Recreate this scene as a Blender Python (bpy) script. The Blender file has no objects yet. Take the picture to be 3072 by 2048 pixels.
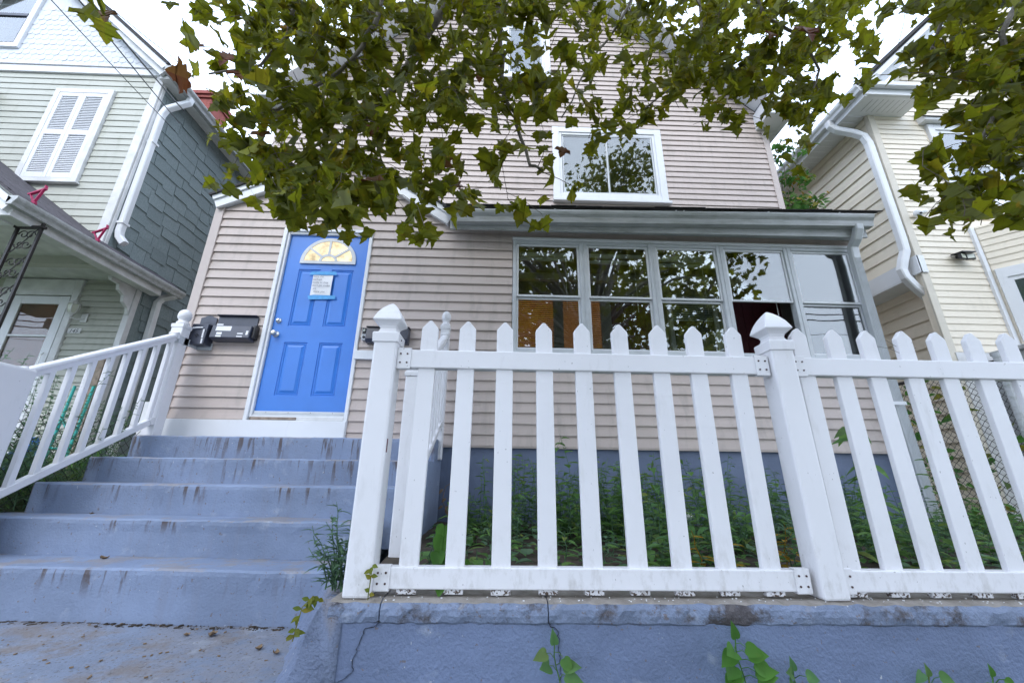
import bpy, bmesh, math, random
from mathutils import Vector, Matrix, noise
random.seed(11)
SC = bpy.context.scene
COL = SC.collection
RAD = math.radians

# ---------------------------------------------------------------- camera
cd = bpy.data.cameras.new('camera'); cam = bpy.data.objects.new('camera', cd); COL.objects.link(cam)
cd.sensor_width = 36.0; cd.lens = 14.246; cd.clip_start = 0.05; cd.clip_end = 600
def cam_axes(p, r, y):
    right = Vector((1, 0, 0)); up = Vector((0, -math.sin(p), math.cos(p))); fwd = Vector((0, math.cos(p), math.sin(p)))
    right, up = math.cos(r)*right + math.sin(r)*up, -math.sin(r)*right + math.cos(r)*up
    m = Matrix.Rotation(-y, 3, 'Z')
    return m @ right, m @ up, m @ fwd
_r, _u, _f = cam_axes(RAD(18.589), RAD(.7655), RAD(1.4412))
cam.matrix_world = Matrix(((_r.x, _u.x, -_f.x, 0), (_r.y, _u.y, -_f.y, 0), (_r.z, _u.z, -_f.z, 1.45), (0, 0, 0, 1)))
SC.camera = cam

# ---------------------------------------------------------------- sky, sun, exposure
W = bpy.data.worlds.new('World'); SC.world = W; W.use_nodes = True
wt = W.node_tree; wt.nodes.clear()
sky = wt.nodes.new('ShaderNodeTexSky'); sky.sky_type = 'NISHITA'; sky.sun_disc = False
sky.sun_elevation = RAD(42); sky.sun_rotation = RAD(200); sky.air_density = 1.0; sky.dust_density = 2.0
tc = wt.nodes.new('ShaderNodeTexCoord')
cn = wt.nodes.new('ShaderNodeTexNoise'); cn.inputs['Scale'].default_value = 1.6; cn.inputs['Detail'].default_value = 5
cr = wt.nodes.new('ShaderNodeValToRGB')
cr.color_ramp.elements[0].position = .30; cr.color_ramp.elements[0].color = (13.0, 16.0, 21.5, 1)
cr.color_ramp.elements[1].position = .68; cr.color_ramp.elements[1].color = (20.0, 22.6, 27.2, 1)
mx = wt.nodes.new('ShaderNodeMixRGB'); mx.inputs[0].default_value = .88
bg = wt.nodes.new('ShaderNodeBackground'); bg.inputs['Strength'].default_value = .12
wo = wt.nodes.new('ShaderNodeOutputWorld')
wt.links.new(tc.outputs['Generated'], cn.inputs['Vector']); wt.links.new(cn.outputs['Fac'], cr.inputs[0])
wt.links.new(sky.outputs[0], mx.inputs[1]); wt.links.new(cr.outputs[0], mx.inputs[2])
wt.links.new(mx.outputs[0], bg.inputs['Color']); wt.links.new(bg.outputs[0], wo.inputs[0])
sd = bpy.data.lights.new('sun', 'SUN'); sd.energy = 1.35; sd.angle = RAD(25); sd.color = (1.0, .97, .93)
sun = bpy.data.objects.new('sun', sd); COL.objects.link(sun)
sun.rotation_euler = Vector((.22, .72, -.66)).to_track_quat('-Z', 'Y').to_euler(); sun.location = (-3, -6, 12)
SC.view_settings.view_transform = 'Standard'; SC.view_settings.look = 'None'
SC.view_settings.exposure = 0.24; SC.view_settings.gamma = 1.0; SC.view_settings.use_curve_mapping = False
SC.cycles.max_bounces = 8; SC.cycles.diffuse_bounces = 4; SC.cycles.transparent_max_bounces = 12
try: SC.cycles.use_denoising = True
except Exception: pass

# ---------------------------------------------------------------- mesh helpers
ORG = {}
class MB:
    def __init__(s): s.v = []; s.f = []
    def add(s, vs, fs):
        o = len(s.v); s.v += [tuple(v) for v in vs]; s.f += [tuple(i+o for i in f) for f in fs]; return s
    def box(s, x0, x1, y0, y1, z0, z1):
        return s.add([(x0,y0,z0),(x1,y0,z0),(x1,y1,z0),(x0,y1,z0),(x0,y0,z1),(x1,y0,z1),(x1,y1,z1),(x0,y1,z1)],
                     [(0,3,2,1),(4,5,6,7),(0,1,5,4),(1,2,6,5),(2,3,7,6),(3,0,4,7)])
    def obox(s, c, a, b, d):      # centre and three half-axis vectors
        c, a, b, d = Vector(c), Vector(a), Vector(b), Vector(d)
        return s.add([c-a-b-d, c+a-b-d, c+a+b-d, c-a+b-d, c-a-b+d, c+a-b+d, c+a+b+d, c-a+b+d],
                     [(0,3,2,1),(4,5,6,7),(0,1,5,4),(1,2,6,5),(2,3,7,6),(3,0,4,7)])
    def beam(s, p, q, w, h, up=(0,0,1)):   # box from p to q, width w, height h
        p, q = Vector(p), Vector(q); d = (q-p)*.5; t = d.normalized(); side = t.cross(Vector(up)).normalized(); u = side.cross(t)
        return s.obox((p+q)*.5, side*w*.5, d, u*h*.5)
    def prism(s, poly, axis, a, b):
        m = {'y': lambda p, t: (p[0], t, p[1]), 'x': lambda p, t: (t, p[0], p[1]), 'z': lambda p, t: (p[0], p[1], t)}[axis]
        n = len(poly)
        return s.add([m(p, a) for p in poly]+[m(p, b) for p in poly],
                     [tuple(range(n)), tuple(range(2*n-1, n-1, -1))]+[(i, i+n, (i+1) % n+n, (i+1) % n) for i in range(n)])
    def tube(s, pts, r, n=8, cap=True, flat=1.0):
        pts = [Vector(p) for p in pts]; rs = r if isinstance(r, (list, tuple)) else [r]*len(pts)
        ref = None; rings = []
        for i, p in enumerate(pts):
            t = (pts[min(i+1, len(pts)-1)]-pts[max(i-1, 0)])
            t = t.normalized() if t.length > 1e-9 else Vector((0, 0, 1))
            if ref is None:
                ref = Vector((0, 0, 1)) if abs(t.z) < .9 else Vector((1, 0, 0))
                ref = (ref-t*ref.dot(t)).normalized()
            else:
                ref = ref-t*ref.dot(t)
                ref = ref.normalized() if ref.length > 1e-6 else t.orthogonal().normalized()
            b = t.cross(ref)
            rings.append([p+(ref*math.cos(2*math.pi*k/n)*flat+b*math.sin(2*math.pi*k/n))*rs[i] for k in range(n)])
        vs = [v for g in rings for v in g]
        fs = [(i*n+k, i*n+(k+1) % n, (i+1)*n+(k+1) % n, (i+1)*n+k) for i in range(len(pts)-1) for k in range(n)]
        if cap: fs += [tuple(range(n-1, -1, -1)), tuple((len(pts)-1)*n+k for k in range(n))]
        return s.add(vs, fs)
    def rtube(s, pts, hw, hd, n=10, ref=(0, 1, 0)):   # rounded rectangular pipe along a path
        pts = [Vector(p) for p in pts]; sec = []
        for k in range(4*n//4*1):
            pass
        c = .28
        sec = [(-1+c,-1),(1-c,-1),(1,-1+c),(1,1-c),(1-c,1),(-1+c,1),(-1,1-c),(-1,-1+c)]
        vs = []; m = len(sec)
        for i, p in enumerate(pts):
            t = (pts[min(i+1, len(pts)-1)]-pts[max(i-1, 0)]).normalized()
            a = Vector(ref).cross(t)
            a = a.normalized() if a.length > .05 else t.orthogonal().normalized()
            b = t.cross(a)
            vs += [p+a*(u*hw)+b*(w*hd) for u, w in sec]
        fs = [(i*m+k, i*m+(k+1) % m, (i+1)*m+(k+1) % m, (i+1)*m+k) for i in range(len(pts)-1) for k in range(m)]
        fs += [tuple(range(m-1, -1, -1)), tuple((len(pts)-1)*m+k for k in range(m))]
        return s.add(vs, fs)
    def lathe(s, c, prof, n=16, rot=0.0, sx=1.0):
        vs = []; m = len(prof)
        for r, z in prof:
            for k in range(n):
                a = 2*math.pi*k/n+rot; vs.append((c[0]+math.cos(a)*r*sx, c[1]+math.sin(a)*r, c[2]+z))
        fs = [(i*n+k, i*n+(k+1) % n, (i+1)*n+(k+1) % n, (i+1)*n+k) for i in range(m-1) for k in range(n)]
        fs += [tuple(range(n-1, -1, -1)), tuple((m-1)*n+k for k in range(n))]
        return s.add(vs, fs)
    def square(s, c, prof):            # four-sided lathe, half-widths
        return s.lathe(c, [(r*math.sqrt(2), z) for r, z in prof], 4, math.pi/4)

def mesh_of(name, mb, org, closed=True, smooth=False):
    me = bpy.data.meshes.new(name)
    me.from_pydata([(x-org[0], y-org[1], z-org[2]) for x, y, z in mb.v], [], mb.f); me.update()
    if closed:
        bm = bmesh.new(); bm.from_mesh(me); bmesh.ops.recalc_face_normals(bm, faces=bm.faces); bm.to_mesh(me); bm.free()
    if smooth: me.polygons.foreach_set('use_smooth', [True]*len(me.polygons))
    return me
def tag(o, label=None, cat=None, group=None, kind=None):
    if label: o['label'] = label
    if cat: o['category'] = cat
    if group: o['group'] = group
    if kind: o['kind'] = kind
    return o
def thing(name, label, cat, loc=(0, 0, 0), group=None):
    o = bpy.data.objects.new(name, None); COL.objects.link(o); o.location = loc; o.empty_display_size = .1
    ORG[o] = Vector(loc); return tag(o, label, cat, group)
def part(name, mb, mat, parent=None, smooth=False, bevel=0, seg=1, closed=True, label=None, kind=None):
    if parent is not None: org = ORG[parent]
    else:
        xs, ys, zs = zip(*mb.v); org = Vector(((min(xs)+max(xs))/2, (min(ys)+max(ys))/2, min(zs)))
    o = bpy.data.objects.new(name, mesh_of(name, mb, org, closed, smooth)); COL.objects.link(o)
    ORG[o] = org
    if parent is not None: o.parent = parent
    else: o.location = org
    o.data.materials.append(mat)
    if bevel:
        b = o.modifiers.new('bevel', 'BEVEL'); b.width = bevel; b.segments = seg; b.limit_method = 'ANGLE'; b.angle_limit = RAD(40)
    return tag(o, label, None, None, kind)
def again(src, parent, off):           # another piece with the same mesh data, moved by off
    o = src.copy(); COL.objects.link(o); o.parent = parent; o.location = Vector(off)+src.location
    ORG[o] = ORG[src]+Vector(off); return o
def single(name, mb, mat, label, cat, group=None, **k):
    return tag(part(name, mb, mat, **k), label, cat, group)
def structure(name, mb, mat, **k):
    return tag(part(name, mb, mat, **k), kind='structure')
def text_part(name, body, size, mat, parent, loc, rot=(RAD(90), 0, 0), shear=0, spacing=1.0, ext=.0004):
    cu = bpy.data.curves.new(name, 'FONT'); cu.body = body; cu.size = size; cu.extrude = ext; cu.shear = shear; cu.space_line = spacing
    tmp = bpy.data.objects.new(name, cu); COL.objects.link(tmp); bpy.context.view_layer.update()
    me = bpy.data.meshes.new_from_object(tmp.evaluated_get(bpy.context.evaluated_depsgraph_get())); bpy.data.objects.remove(tmp)
    o = bpy.data.objects.new(name, me); COL.objects.link(o); o.parent = parent
    o.location = Vector(loc)-ORG[parent]; o.rotation_euler = rot; me.materials.clear(); me.materials.append(mat); ORG[o] = Vector(loc); return o

# ---------------------------------------------------------------- materials
class NT:
    def __init__(s, name):
        s.m = bpy.data.materials.new(name); s.m.use_nodes = True; s.t = s.m.node_tree; s.t.nodes.clear()
        s.out = s.t.nodes.new('ShaderNodeOutputMaterial')
    def n(s, kind, **k):
        nd = s.t.nodes.new('ShaderNode'+kind)
        for a, b in k.items():
            if a in nd.bl_rna.properties and a not in nd.inputs: setattr(nd, a, b)
            else: s.set(nd, a, b)
        return nd
    def set(s, nd, key, val):
        i = nd.inputs[key]
        if isinstance(val, bpy.types.NodeSocket): s.t.links.new(val, i)
        else: i.default_value = val
    def math(s, op, a, b=0.0, c=0.0):
        nd = s.t.nodes.new('ShaderNodeMath'); nd.operation = op
        for i, v in enumerate((a, b, c)):
            if isinstance(v, bpy.types.NodeSocket): s.t.links.new(v, nd.inputs[i])
            else: nd.inputs[i].default_value = v
        return nd.outputs[0]
    def mix(s, fac, a, b, mode='MIX'):
        nd = s.t.nodes.new('ShaderNodeMixRGB'); nd.blend_type = mode
        for i, v in enumerate((fac, a, b)):
            if isinstance(v, bpy.types.NodeSocket): s.t.links.new(v, nd.inputs[i])
            else: nd.inputs[i].default_value = v if i == 0 else (*v, 1)
        return nd.outputs[0]
    def pos(s, scale=(1, 1, 1), obj=False):
        if obj: src = s.n('TexCoord').outputs['Object']
        else: src = s.n('NewGeometry').outputs['Position']
        mp = s.n('Mapping'); s.t.links.new(src, mp.inputs[0]); mp.inputs['Scale'].default_value = scale; return mp.outputs[0]
    def noise(s, vec, scale, detail=4, rough=.55):
        return s.n('TexNoise', Vector=vec, Scale=scale, Detail=detail, Roughness=rough).outputs['Fac']
    def step(s, v, lo, hi):
        nd = s.n('MapRange', Value=v); nd.inputs['From Min'].default_value = lo; nd.inputs['From Max'].default_value = hi
        return nd.outputs[0]
    def bump(s, h, strength, dist=.01, normal=None):
        nd = s.n('Bump', Height=h, Strength=strength, Distance=dist)
        if normal is not None: s.set(nd, 'Normal', normal)
        return nd.outputs[0]
    def done(s, col, rough=.6, normal=None, metal=0.0, spec=.4, **k):
        p = s.n('BsdfPrincipled')
        if isinstance(col, bpy.types.NodeSocket): s.t.links.new(col, p.inputs['Base Color'])
        else: p.inputs['Base Color'].default_value = (*col, 1)
        s.set(p, 'Roughness', rough); p.inputs['Metallic'].default_value = metal; p.inputs['Specular IOR Level'].default_value = spec
        if normal is not None: s.t.links.new(normal, p.inputs['Normal'])
        for a, b in k.items(): s.set(p, a.replace('_', ' '), b)
        s.t.links.new(p.outputs[0], s.out.inputs[0]); return s.m
def scale_c(c, k): return tuple(min(1, x*k) for x in c)

def plain(name, col, rough=.55, var=.10, vs=4.0, bump=.15, bs=60.0, metal=0.0, spec=.4):
    t = NT(name); p = t.pos(); a = t.noise(p, vs, 5)
    c = t.mix(t.step(a, .3, .7), scale_c(col, 1-var), scale_c(col, 1+var))
    h = t.noise(p, bs, 3)
    return t.done(c, rough, t.bump(h, bump, .004), metal, spec)
def siding(name, col, grime=(.25, .23, .2), g=.42):
    t = NT(name); p = t.pos((1, 1, 1)); big = t.noise(p, .8, 3)
    c = t.mix(t.step(big, .3, .7), scale_c(col, .94), scale_c(col, 1.05))
    st = t.noise(t.pos((5, 5, 1.1)), 2.2, 5); c = t.mix(t.math('MULTIPLY', t.step(st, .52, .8), g), c, grime)
    oi = t.n('ObjectInfo'); c = t.mix(t.math('MULTIPLY', oi.outputs['Random'], .10), c, scale_c(col, .72))
    gr = t.noise(t.pos((3, 3, 60)), 14, 3)
    return t.done(c, .5, t.bump(gr, .12, .002), spec=.35)
def vinyl(name, col=(.80, .81, .83), chip=False, fleck=.5):
    t = NT(name); p = t.pos(); c = t.mix(t.step(t.noise(p, 2.5, 4), .3, .75), scale_c(col, .96), scale_c(col, 1.02))
    smear = t.noise(t.pos((9, 9, 2)), 1.7, 6, .65)
    c = t.mix(t.math('MULTIPLY', t.step(smear, .58, .80), .35), c, (.45, .44, .42))
    fl = t.math('MULTIPLY', t.step(t.noise(t.pos((1, 1, .6)), 95, 1), .765, .79), fleck); c = t.mix(fl, c, (.07, .05, .04))
    zz = t.n('SeparateXYZ', Vector=t.n('NewGeometry').outputs['Position']).outputs[2]
    sp = t.math('MULTIPLY', t.math('MULTIPLY', t.step(zz, 1.30, 1.02), t.step(t.noise(t.pos((1, 1, .5)), 22, 6, .7), .50, .72)), .55 if chip or name == 'white_vinyl' else 0.0); c = t.mix(sp, c, (.34, .31, .27))
    if chip:      # flaked, mud-splashed feet of the pickets
        z = t.n('SeparateXYZ', Vector=t.n('NewGeometry').outputs['Position']).outputs[2]
        m = t.math('MULTIPLY', t.step(z, 1.047, 1.043), t.step(t.noise(p, 85, 3), .52, .55)); c = t.mix(m, c, (.09, .06, .045))
    return t.done(c, .38, t.bump(t.noise(p, 30, 2), .04, .003), spec=.45)
def painted_concrete(name, col, kind='wall'):
    t = NT(name); p = t.pos(); geo = t.n('NewGeometry'); nz = t.n('SeparateXYZ', Vector=geo.outputs['Normal']).outputs[2]
    a = t.noise(p, 1.7, 6, .6); c = t.mix(t.step(a, .32, .68), scale_c(col, .80), scale_c(col, 1.12))
    c = t.mix(t.math('MULTIPLY', t.step(t.noise(p, 9, 5, .7), .55, .75), .30), c, scale_c(col, .62))
    c = t.mix(t.math('MULTIPLY', t.step(t.noise(p, 6.3, 6, .65), .60, .72), .35), c, (.50, .54, .60))
    up = t.step(nz, .5, .8)
    # paint worn through to tan concrete on what people tread on
    w = t.step(t.noise(p, 3.1, 8, .75), .49, .54)
    c = t.mix(t.math('MULTIPLY', t.math('MULTIPLY', w, up), .28 if kind == 'landing' else .6), c, (.27, .23, .20))
    chips = t.math('MAXIMUM', t.step(t.noise(p, 38, 4, .6), .65, .68), t.math('MULTIPLY', t.step(t.noise(p, 9.5, 7, .75), .655, .67), .8))
    c = t.mix(t.math('MULTIPLY', chips, .7), c, (.16, .12, .10))
    pale = t.step(t.noise(t.pos((1, 1, .7)), 47, 2, .5), .74, .77); c = t.mix(t.math('MULTIPLY', pale, .6), c, (.62, .62, .63))
    if kind == 'step':
        g = t.n('SeparateXYZ', Vector=t.n('TexCoord').outputs['Generated']).outputs[2]
        dr = t.noise(t.pos((1, 0, .10)), 21, 4, .6); patch = t.noise(t.pos((1, 0, .6)), 2.6, 3)
        m = t.math('MULTIPLY', t.step(dr, .53, .60), t.step(g, .60, .90)); m = t.math('MULTIPLY', t.math('MULTIPLY', m, t.step(patch, .46, .56)), t.math('SUBTRACT', 1.0, up))
        c = t.mix(t.math('MULTIPLY', m, .9), c, (.085, .062, .055))
        sk = t.noise(t.pos((1, 0, .07)), 13, 5, .6); c = t.mix(t.math('MULTIPLY', t.math('MULTIPLY', t.step(sk, .54, .74), .28), t.math('SUBTRACT', 1.0, up)), c, (.20, .18, .19))
    if kind == 'landing':
        m = t.math('MULTIPLY', t.step(t.noise(p, 2.2, 8, .75), .50, .60), .75); c = t.mix(m, c, (.185, .150, .125))
        c = t.mix(t.math('MULTIPLY', t.step(t.noise(p, 60, 4, .7), .58, .64), .75), c, (.09, .075, .065))
    if kind == 'coping':
        m = t.math('MULTIPLY', t.step(t.noise(p, 5.5, 8, .75), .50, .60), .9); c = t.mix(m, c, (.07, .055, .05))
        c = t.mix(up, c, t.mix(t.step(t.noise(p, 20, 5), .3, .7), (.20, .175, .15), (.33, .30, .27)))
    h = t.math('ADD', t.math('MULTIPLY', t.noise(p, 75, 4, .6), .9), t.noise(p, 14, 5, .6))
    return t.done(c, .62, t.bump(h, {'coping': .9, 'stucco': 1.0, 'wall': .8}.get(kind, .5), .008 if kind != 'stucco' else .02), spec=.35)
def glass(name, tint=(.9, .95, .93), k=2.6, base=.04):
    t = NT(name); p = t.pos(); nm = t.bump(t.noise(p, 1.6, 2), .05, .02)
    fr = t.n('Fresnel', IOR=1.5); t.set(fr, 'Normal', nm)
    f = t.math('MINIMUM', t.math('ADD', t.math('MULTIPLY', fr.outputs[0], k), base), .95)
    tr = t.n('BsdfTransparent'); tr.inputs[0].default_value = (*tint, 1)
    gl = t.n('BsdfGlossy', Roughness=.012); t.set(gl, 'Normal', nm)
    m = t.n('MixShader'); t.t.links.new(f, m.inputs[0]); t.t.links.new(tr.outputs[0], m.inputs[1]); t.t.links.new(gl.outputs[0], m.inputs[2])
    t.t.links.new(m.outputs[0], t.out.inputs[0]); return t.m
def leaf_mat(name, cols, spot=.5, trans=.45, rough=.5):
    t = NT(name); p = t.pos(); oi = t.n('ObjectInfo'); geo = t.n('NewGeometry')
    rnd = t.math('FRACT', t.math('ADD', oi.outputs['Random'], geo.outputs['Random Per Island']))
    rp = t.n('ValToRGB', Fac=rnd); el = rp.color_ramp.elements
    el[0].position = 0; el[0].color = (*cols[0], 1); el[1].position = 1; el[1].color = (*cols[-1], 1)
    for i in range(1, len(cols)-1):
        e = el.new(i/(len(cols)-1)); e.color = (*cols[i], 1)
    c = rp.outputs[0]
    c = t.mix(t.math('MULTIPLY', t.step(t.noise(p, 13, 3), .5, .72), .5), c, scale_c(cols[len(cols)//2], 1.5))
    if spot:
        s1 = t.step(t.noise(p, 34, 3, .6), .635, .68); c = t.mix(t.math('MULTIPLY', s1, spot), c, (.085, .035, .012))
        s2 = t.step(t.noise(p, 20, 2, .5), .66, .73); c = t.mix(t.math('MULTIPLY', s2, spot), c, (.27, .16, .015))
    b = t.n('BsdfPrincipled', Roughness=rough); t.t.links.new(c, b.inputs['Base Color']); b.inputs['Specular IOR Level'].default_value = .22
    nm = t.bump(t.noise(p, 60, 2), .25, .003); t.t.links.new(nm, b.inputs['Normal'])
    tl = t.n('BsdfTranslucent'); t.t.links.new(t.mix(.35, c, scale_c(cols[len(cols)//2], 2.2)), tl.inputs[0])
    m = t.n('MixShader'); m.inputs[0].default_value = trans
    t.t.links.new(b.outputs[0], m.inputs[1]); t.t.links.new(tl.outputs[0], m.inputs[2]); t.t.links.new(m.outputs[0], t.out.inputs[0]); return t.m
def lit(name, col, strength, var=.4, scale=9.0, mapping=(1, 1, 1)):
    t = NT(name); p = t.pos(mapping); c = t.mix(t.step(t.noise(p, scale, 3), .35, .7), col, scale_c(col, 1-var))
    e = t.n('Emission', Strength=strength); t.t.links.new(c, e.inputs[0])
    gl = t.n('BsdfGlossy', Roughness=.05); fr = t.n('Fresnel', IOR=1.45)
    m = t.n('MixShader'); t.t.links.new(fr.outputs[0], m.inputs[0]); t.t.links.new(e.outputs[0], m.inputs[1]); t.t.links.new(gl.outputs[0], m.inputs[2])
    t.t.links.new(m.outputs[0], t.out.inputs[0]); return t.m
def shingle_mat(name, a, b, sc=40):
    t = NT(name); p = t.pos(); oi = t.n('ObjectInfo')
    c = t.mix(t.step(t.noise(p, sc, 4), .3, .7), a, b); c = t.mix(t.math('MULTIPLY', oi.outputs['Random'], .35), c, scale_c(a, .6))
    st = t.noise(t.pos((30, 30, 2)), 3, 3); c = t.mix(t.math('MULTIPLY', st, .25), c, scale_c(b, 1.25))
    return t.done(c, .85, t.bump(t.noise(p, 120, 3), .5, .004), spec=.2)

M = {}
M['taupe'] = siding('taupe_siding', (.535, .452, .412))
M['taupe_trim'] = plain('taupe_trim', (.52, .445, .41), .5, .05)
M['green_siding'] = siding('pale_green_siding', (.47, .475, .415), (.22, .24, .17), .3)
M['cream'] = siding('cream_siding', (.80, .72, .59), (.4, .36, .28), .18)
M['cream_trim'] = plain('cream_trim', (.60, .55, .46), .5, .05)
M['white'] = vinyl('white_trim', (.74, .75, .77), fleck=.25)
M['vinyl'] = vinyl('white_vinyl', (.76, .75, .77)); M['picket'] = vinyl('white_picket_vinyl', (.76, .75, .77), chip=True)
M['old_white'] = plain('old_white_paint', (.66, .66, .66), .6, .14, 5)
M['alu'] = plain('grey_white_aluminium', (.56, .58, .60), .42, .08, 6, .05, spec=.5)
def gutter_mat():
    t = NT('stained_gutter'); p = t.pos(); c = t.mix(t.step(t.noise(p, 3, 4), .3, .7), (.40, .41, .41), (.54, .55, .56))
    s = t.noise(t.pos((1.2, 6, 9)), 3.2, 7, .7); c = t.mix(t.math('MULTIPLY', t.step(s, .48, .72), .6), c, (.17, .18, .145))
    return t.done(c, .45, spec=.4)
M['gutter'] = gutter_mat()
M['steps'] = painted_concrete('blue_painted_steps', (.215, .268, .385), 'step'); M['landing'] = painted_concrete('worn_blue_landing', (.20, .235, .31), 'landing')
M['wallpaint'] = painted_concrete('blue_painted_wall', (.160, .205, .325), 'wall'); M['stucco'] = painted_concrete('blue_painted_stucco', (.20, .245, .36), 'stucco')
M['coping'] = painted_concrete('blue_painted_coping', (.195, .24, .345), 'coping')
M['foundation'] = plain('blue_grey_foundation_paint', (.14, .175, .265), .6, .16, 3, .5, 40)
M['door'] = plain('bright_blue_door_paint', (.036, .19, .62), .36, .06, 3, .04, 25, spec=.5)
M['brass'] = plain('satin_nickel', (.62, .61, .58), .28, .05, metal=1.0)
M['glass'] = glass('window_glass'); M['glass_dark'] = glass('screen_glass', (.75, .74, .72), .35, .0)
M['black'] = plain('black_metal', (.012, .012, .015), .38, .2, spec=.5)
M['mailblack'] = plain('black_mailbox_enamel', (.040, .045, .068), .30, .2, 8, .05, spec=.6)
M['iron'] = plain('wrought_iron', (.016, .014, .013), .5, .4, 20, .4)
M['paper'] = plain('white_paper', (.78, .78, .80), .8, .04); M['ink'] = plain('grey_ink', (.22, .22, .26), .8, .1)
M['tape'] = plain('blue_masking_tape', (.10, .36, .70), .7, .12, 30)
M['roof'] = shingle_mat('dark_asphalt_shingle', (.035, .034, .036), (.085, .08, .08))
M['purple_roof'] = shingle_mat('grey_purple_asphalt_shingle', (.055, .05, .058), (.13, .12, .13))
M['green_shingle'] = shingle_mat('blue_green_wall_shingle', (.16, .205, .21), (.26, .30, .30))
M['scale'] = plain('white_scale_shingle', (.62, .65, .69), .55, .05, 6)
M['soil'] = plain('garden_soil', (.055, .042, .03), .95, .45, 14, .9, 60)
M['grass'] = plain('rough_grass_ground', (.05, .075, .025), .95, .4, 10, .9, 50)
M['asphalt'] = plain('asphalt', (.05, .05, .052), .9, .2, 30, .6, 150)
M['sidewalk'] = plain('sidewalk_concrete', (.30, .29, .27), .85, .15, 4, .5, 80)
M['wood'] = plain('weathered_wood', (.30, .24, .19), .8, .3, 18, .6)
M['maroon'] = plain('maroon_paint', (.11, .012, .022), .5, .15)
M['room'] = plain('dim_room_paint', (.30, .29, .26), .8, .1); M['room_floor'] = plain('room_floor', (.10, .08, .06), .7, .2)
M['blind'] = plain('white_blind', (.62, .62, .60), .6, .05)
M['curtain'] = plain('pale_blue_grey_curtain', (.30, .38, .40), .9, .08)
M['fan_glow'] = lit('lit_fanlight_glass', (1.0, .82, .52), 1.45, .6, 10)
M['orange_glow'] = lit('lit_orange_blind', (.80, .30, .07), .42, .3, 6)
M['screw'] = plain('rusty_screw', (.055, .025, .022), .6, .4, 90)
M['pink'] = plain('magenta_enamel', (.42, .02, .10), .45, .2)
M['crack'] = plain('crack_shadow', (.02, .02, .024), .95, .3)
M['bark'] = plain('grey_brown_bark', (.17, .15, .125), .85, .35, 22, .9, 90)
M['twig'] = plain('twig_bark', (.12, .095, .075), .85, .3, 22, .5)
M['chain'] = plain('weathered_chain_wire', (.055, .05, .048), .6, .3, metal=.4)
M['cable'] = plain('black_cable', (.01, .01, .012), .5, .1)
M['redbrick'] = plain('red_brick', (.30, .085, .07), .85, .25, 25, .5)
M['teal'] = plain('teal_plastic', (.02, .34, .30), .4, .1); M['bluebag'] = plain('blue_plastic', (.02, .16, .62), .4, .15)
M['lens'] = plain('lamp_lens', (.60, .62, .52), .15, .05, spec=.8)
M['bulb'] = plain('white_bulb', (.82, .82, .80), .3, .03)
M['doorbrown'] = plain('brown_inner_door', (.30, .10, .05), .5, .3, 3)
M['tree_leaf'] = leaf_mat('plane_tree_leaf', [(.052, .074, .005), (.095, .120, .006), (.135, .155, .008), (.070, .098, .006), (.165, .165, .008), (.110, .132, .008), (.17, .18, .10), (.060, .085, .010), (.200, .150, .010)], .95, .60, .6)
M['rust_leaf'] = leaf_mat('rust_leaf', [(.16, .035, .012), (.10, .05, .02), (.20, .09, .02)], .6, .35)
M['weed'] = leaf_mat('weed_leaf', [(.06, .155, .04), (.10, .21, .05), (.075, .18, .07), (.14, .25, .06), (.05, .12, .05), (.20, .24, .05)], .12, .35)
M['mugwort'] = leaf_mat('mugwort_leaf', [(.08, .15, .085), (.11, .19, .10), (.07, .13, .075)], 0, .3)
M['bright_leaf'] = leaf_mat('bright_green_leaf', [(.075, .20, .03), (.10, .24, .04), (.06, .16, .03)], .1, .45)
M['vine'] = leaf_mat('vine_leaf', [(.06, .16, .03), (.09, .22, .035), (.05, .13, .03), (.30, .22, .02)], .1, .45)
M['yellow_leaf'] = leaf_mat('yellow_leaf', [(.42, .28, .02), (.36, .20, .02), (.20, .20, .02)], .3, .4)
M['olive_leaf'] = leaf_mat('olive_leaf', [(.16, .17, .02), (.11, .15, .02), (.24, .19, .02)], .3, .4)
M['dry_leaf'] = plain('dry_leaf', (.22, .15, .09), .85, .3, 40)
M['white_flower'] = plain('white_petal', (.8, .8, .78), .7, .05)

# ================================================================= the setting
structure('ground', MB().box(-150, 150, -150, 150, -.45, -.30), M['grass'])
structure('road', MB().box(-120, 120, -10.5, -3.2, -.296, -.16), M['asphalt'])
structure('kerb', MB().box(-60, 60, -3.2, -3.05, -.28, -.02), M['sidewalk'], bevel=.015)
for i in range(-7, 8):
    structure('sidewalk_slab', MB().box(i*1.5+.006, i*1.5+1.494, -1.6, .75, -.2, random.uniform(-.004, .004)), M['sidewalk'], bevel=.008)
structure('verge', MB().box(-60, 60, -3.05, -1.6, -.28, -.03), M['grass'])
def sheet(x0, x1, y0, y1, nx, ny, zf):
    m = MB(); vs = []
    for j in range(ny+1):
        for i in range(nx+1):
            x = x0+(x1-x0)*i/nx; y = y0+(y1-y0)*j/ny; vs.append((x, y, zf(x, y)))
    return m.add(vs, [(j*(nx+1)+i, j*(nx+1)+i+1, (j+1)*(nx+1)+i+1, (j+1)*(nx+1)+i) for j in range(ny) for i in range(nx)])
def nz(x, y, s, a): return noise.noise(Vector((x*s, y*s, 1.7)))*a
def YARD(y): return min(1.46, .50+.33*(y-1.0))
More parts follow.
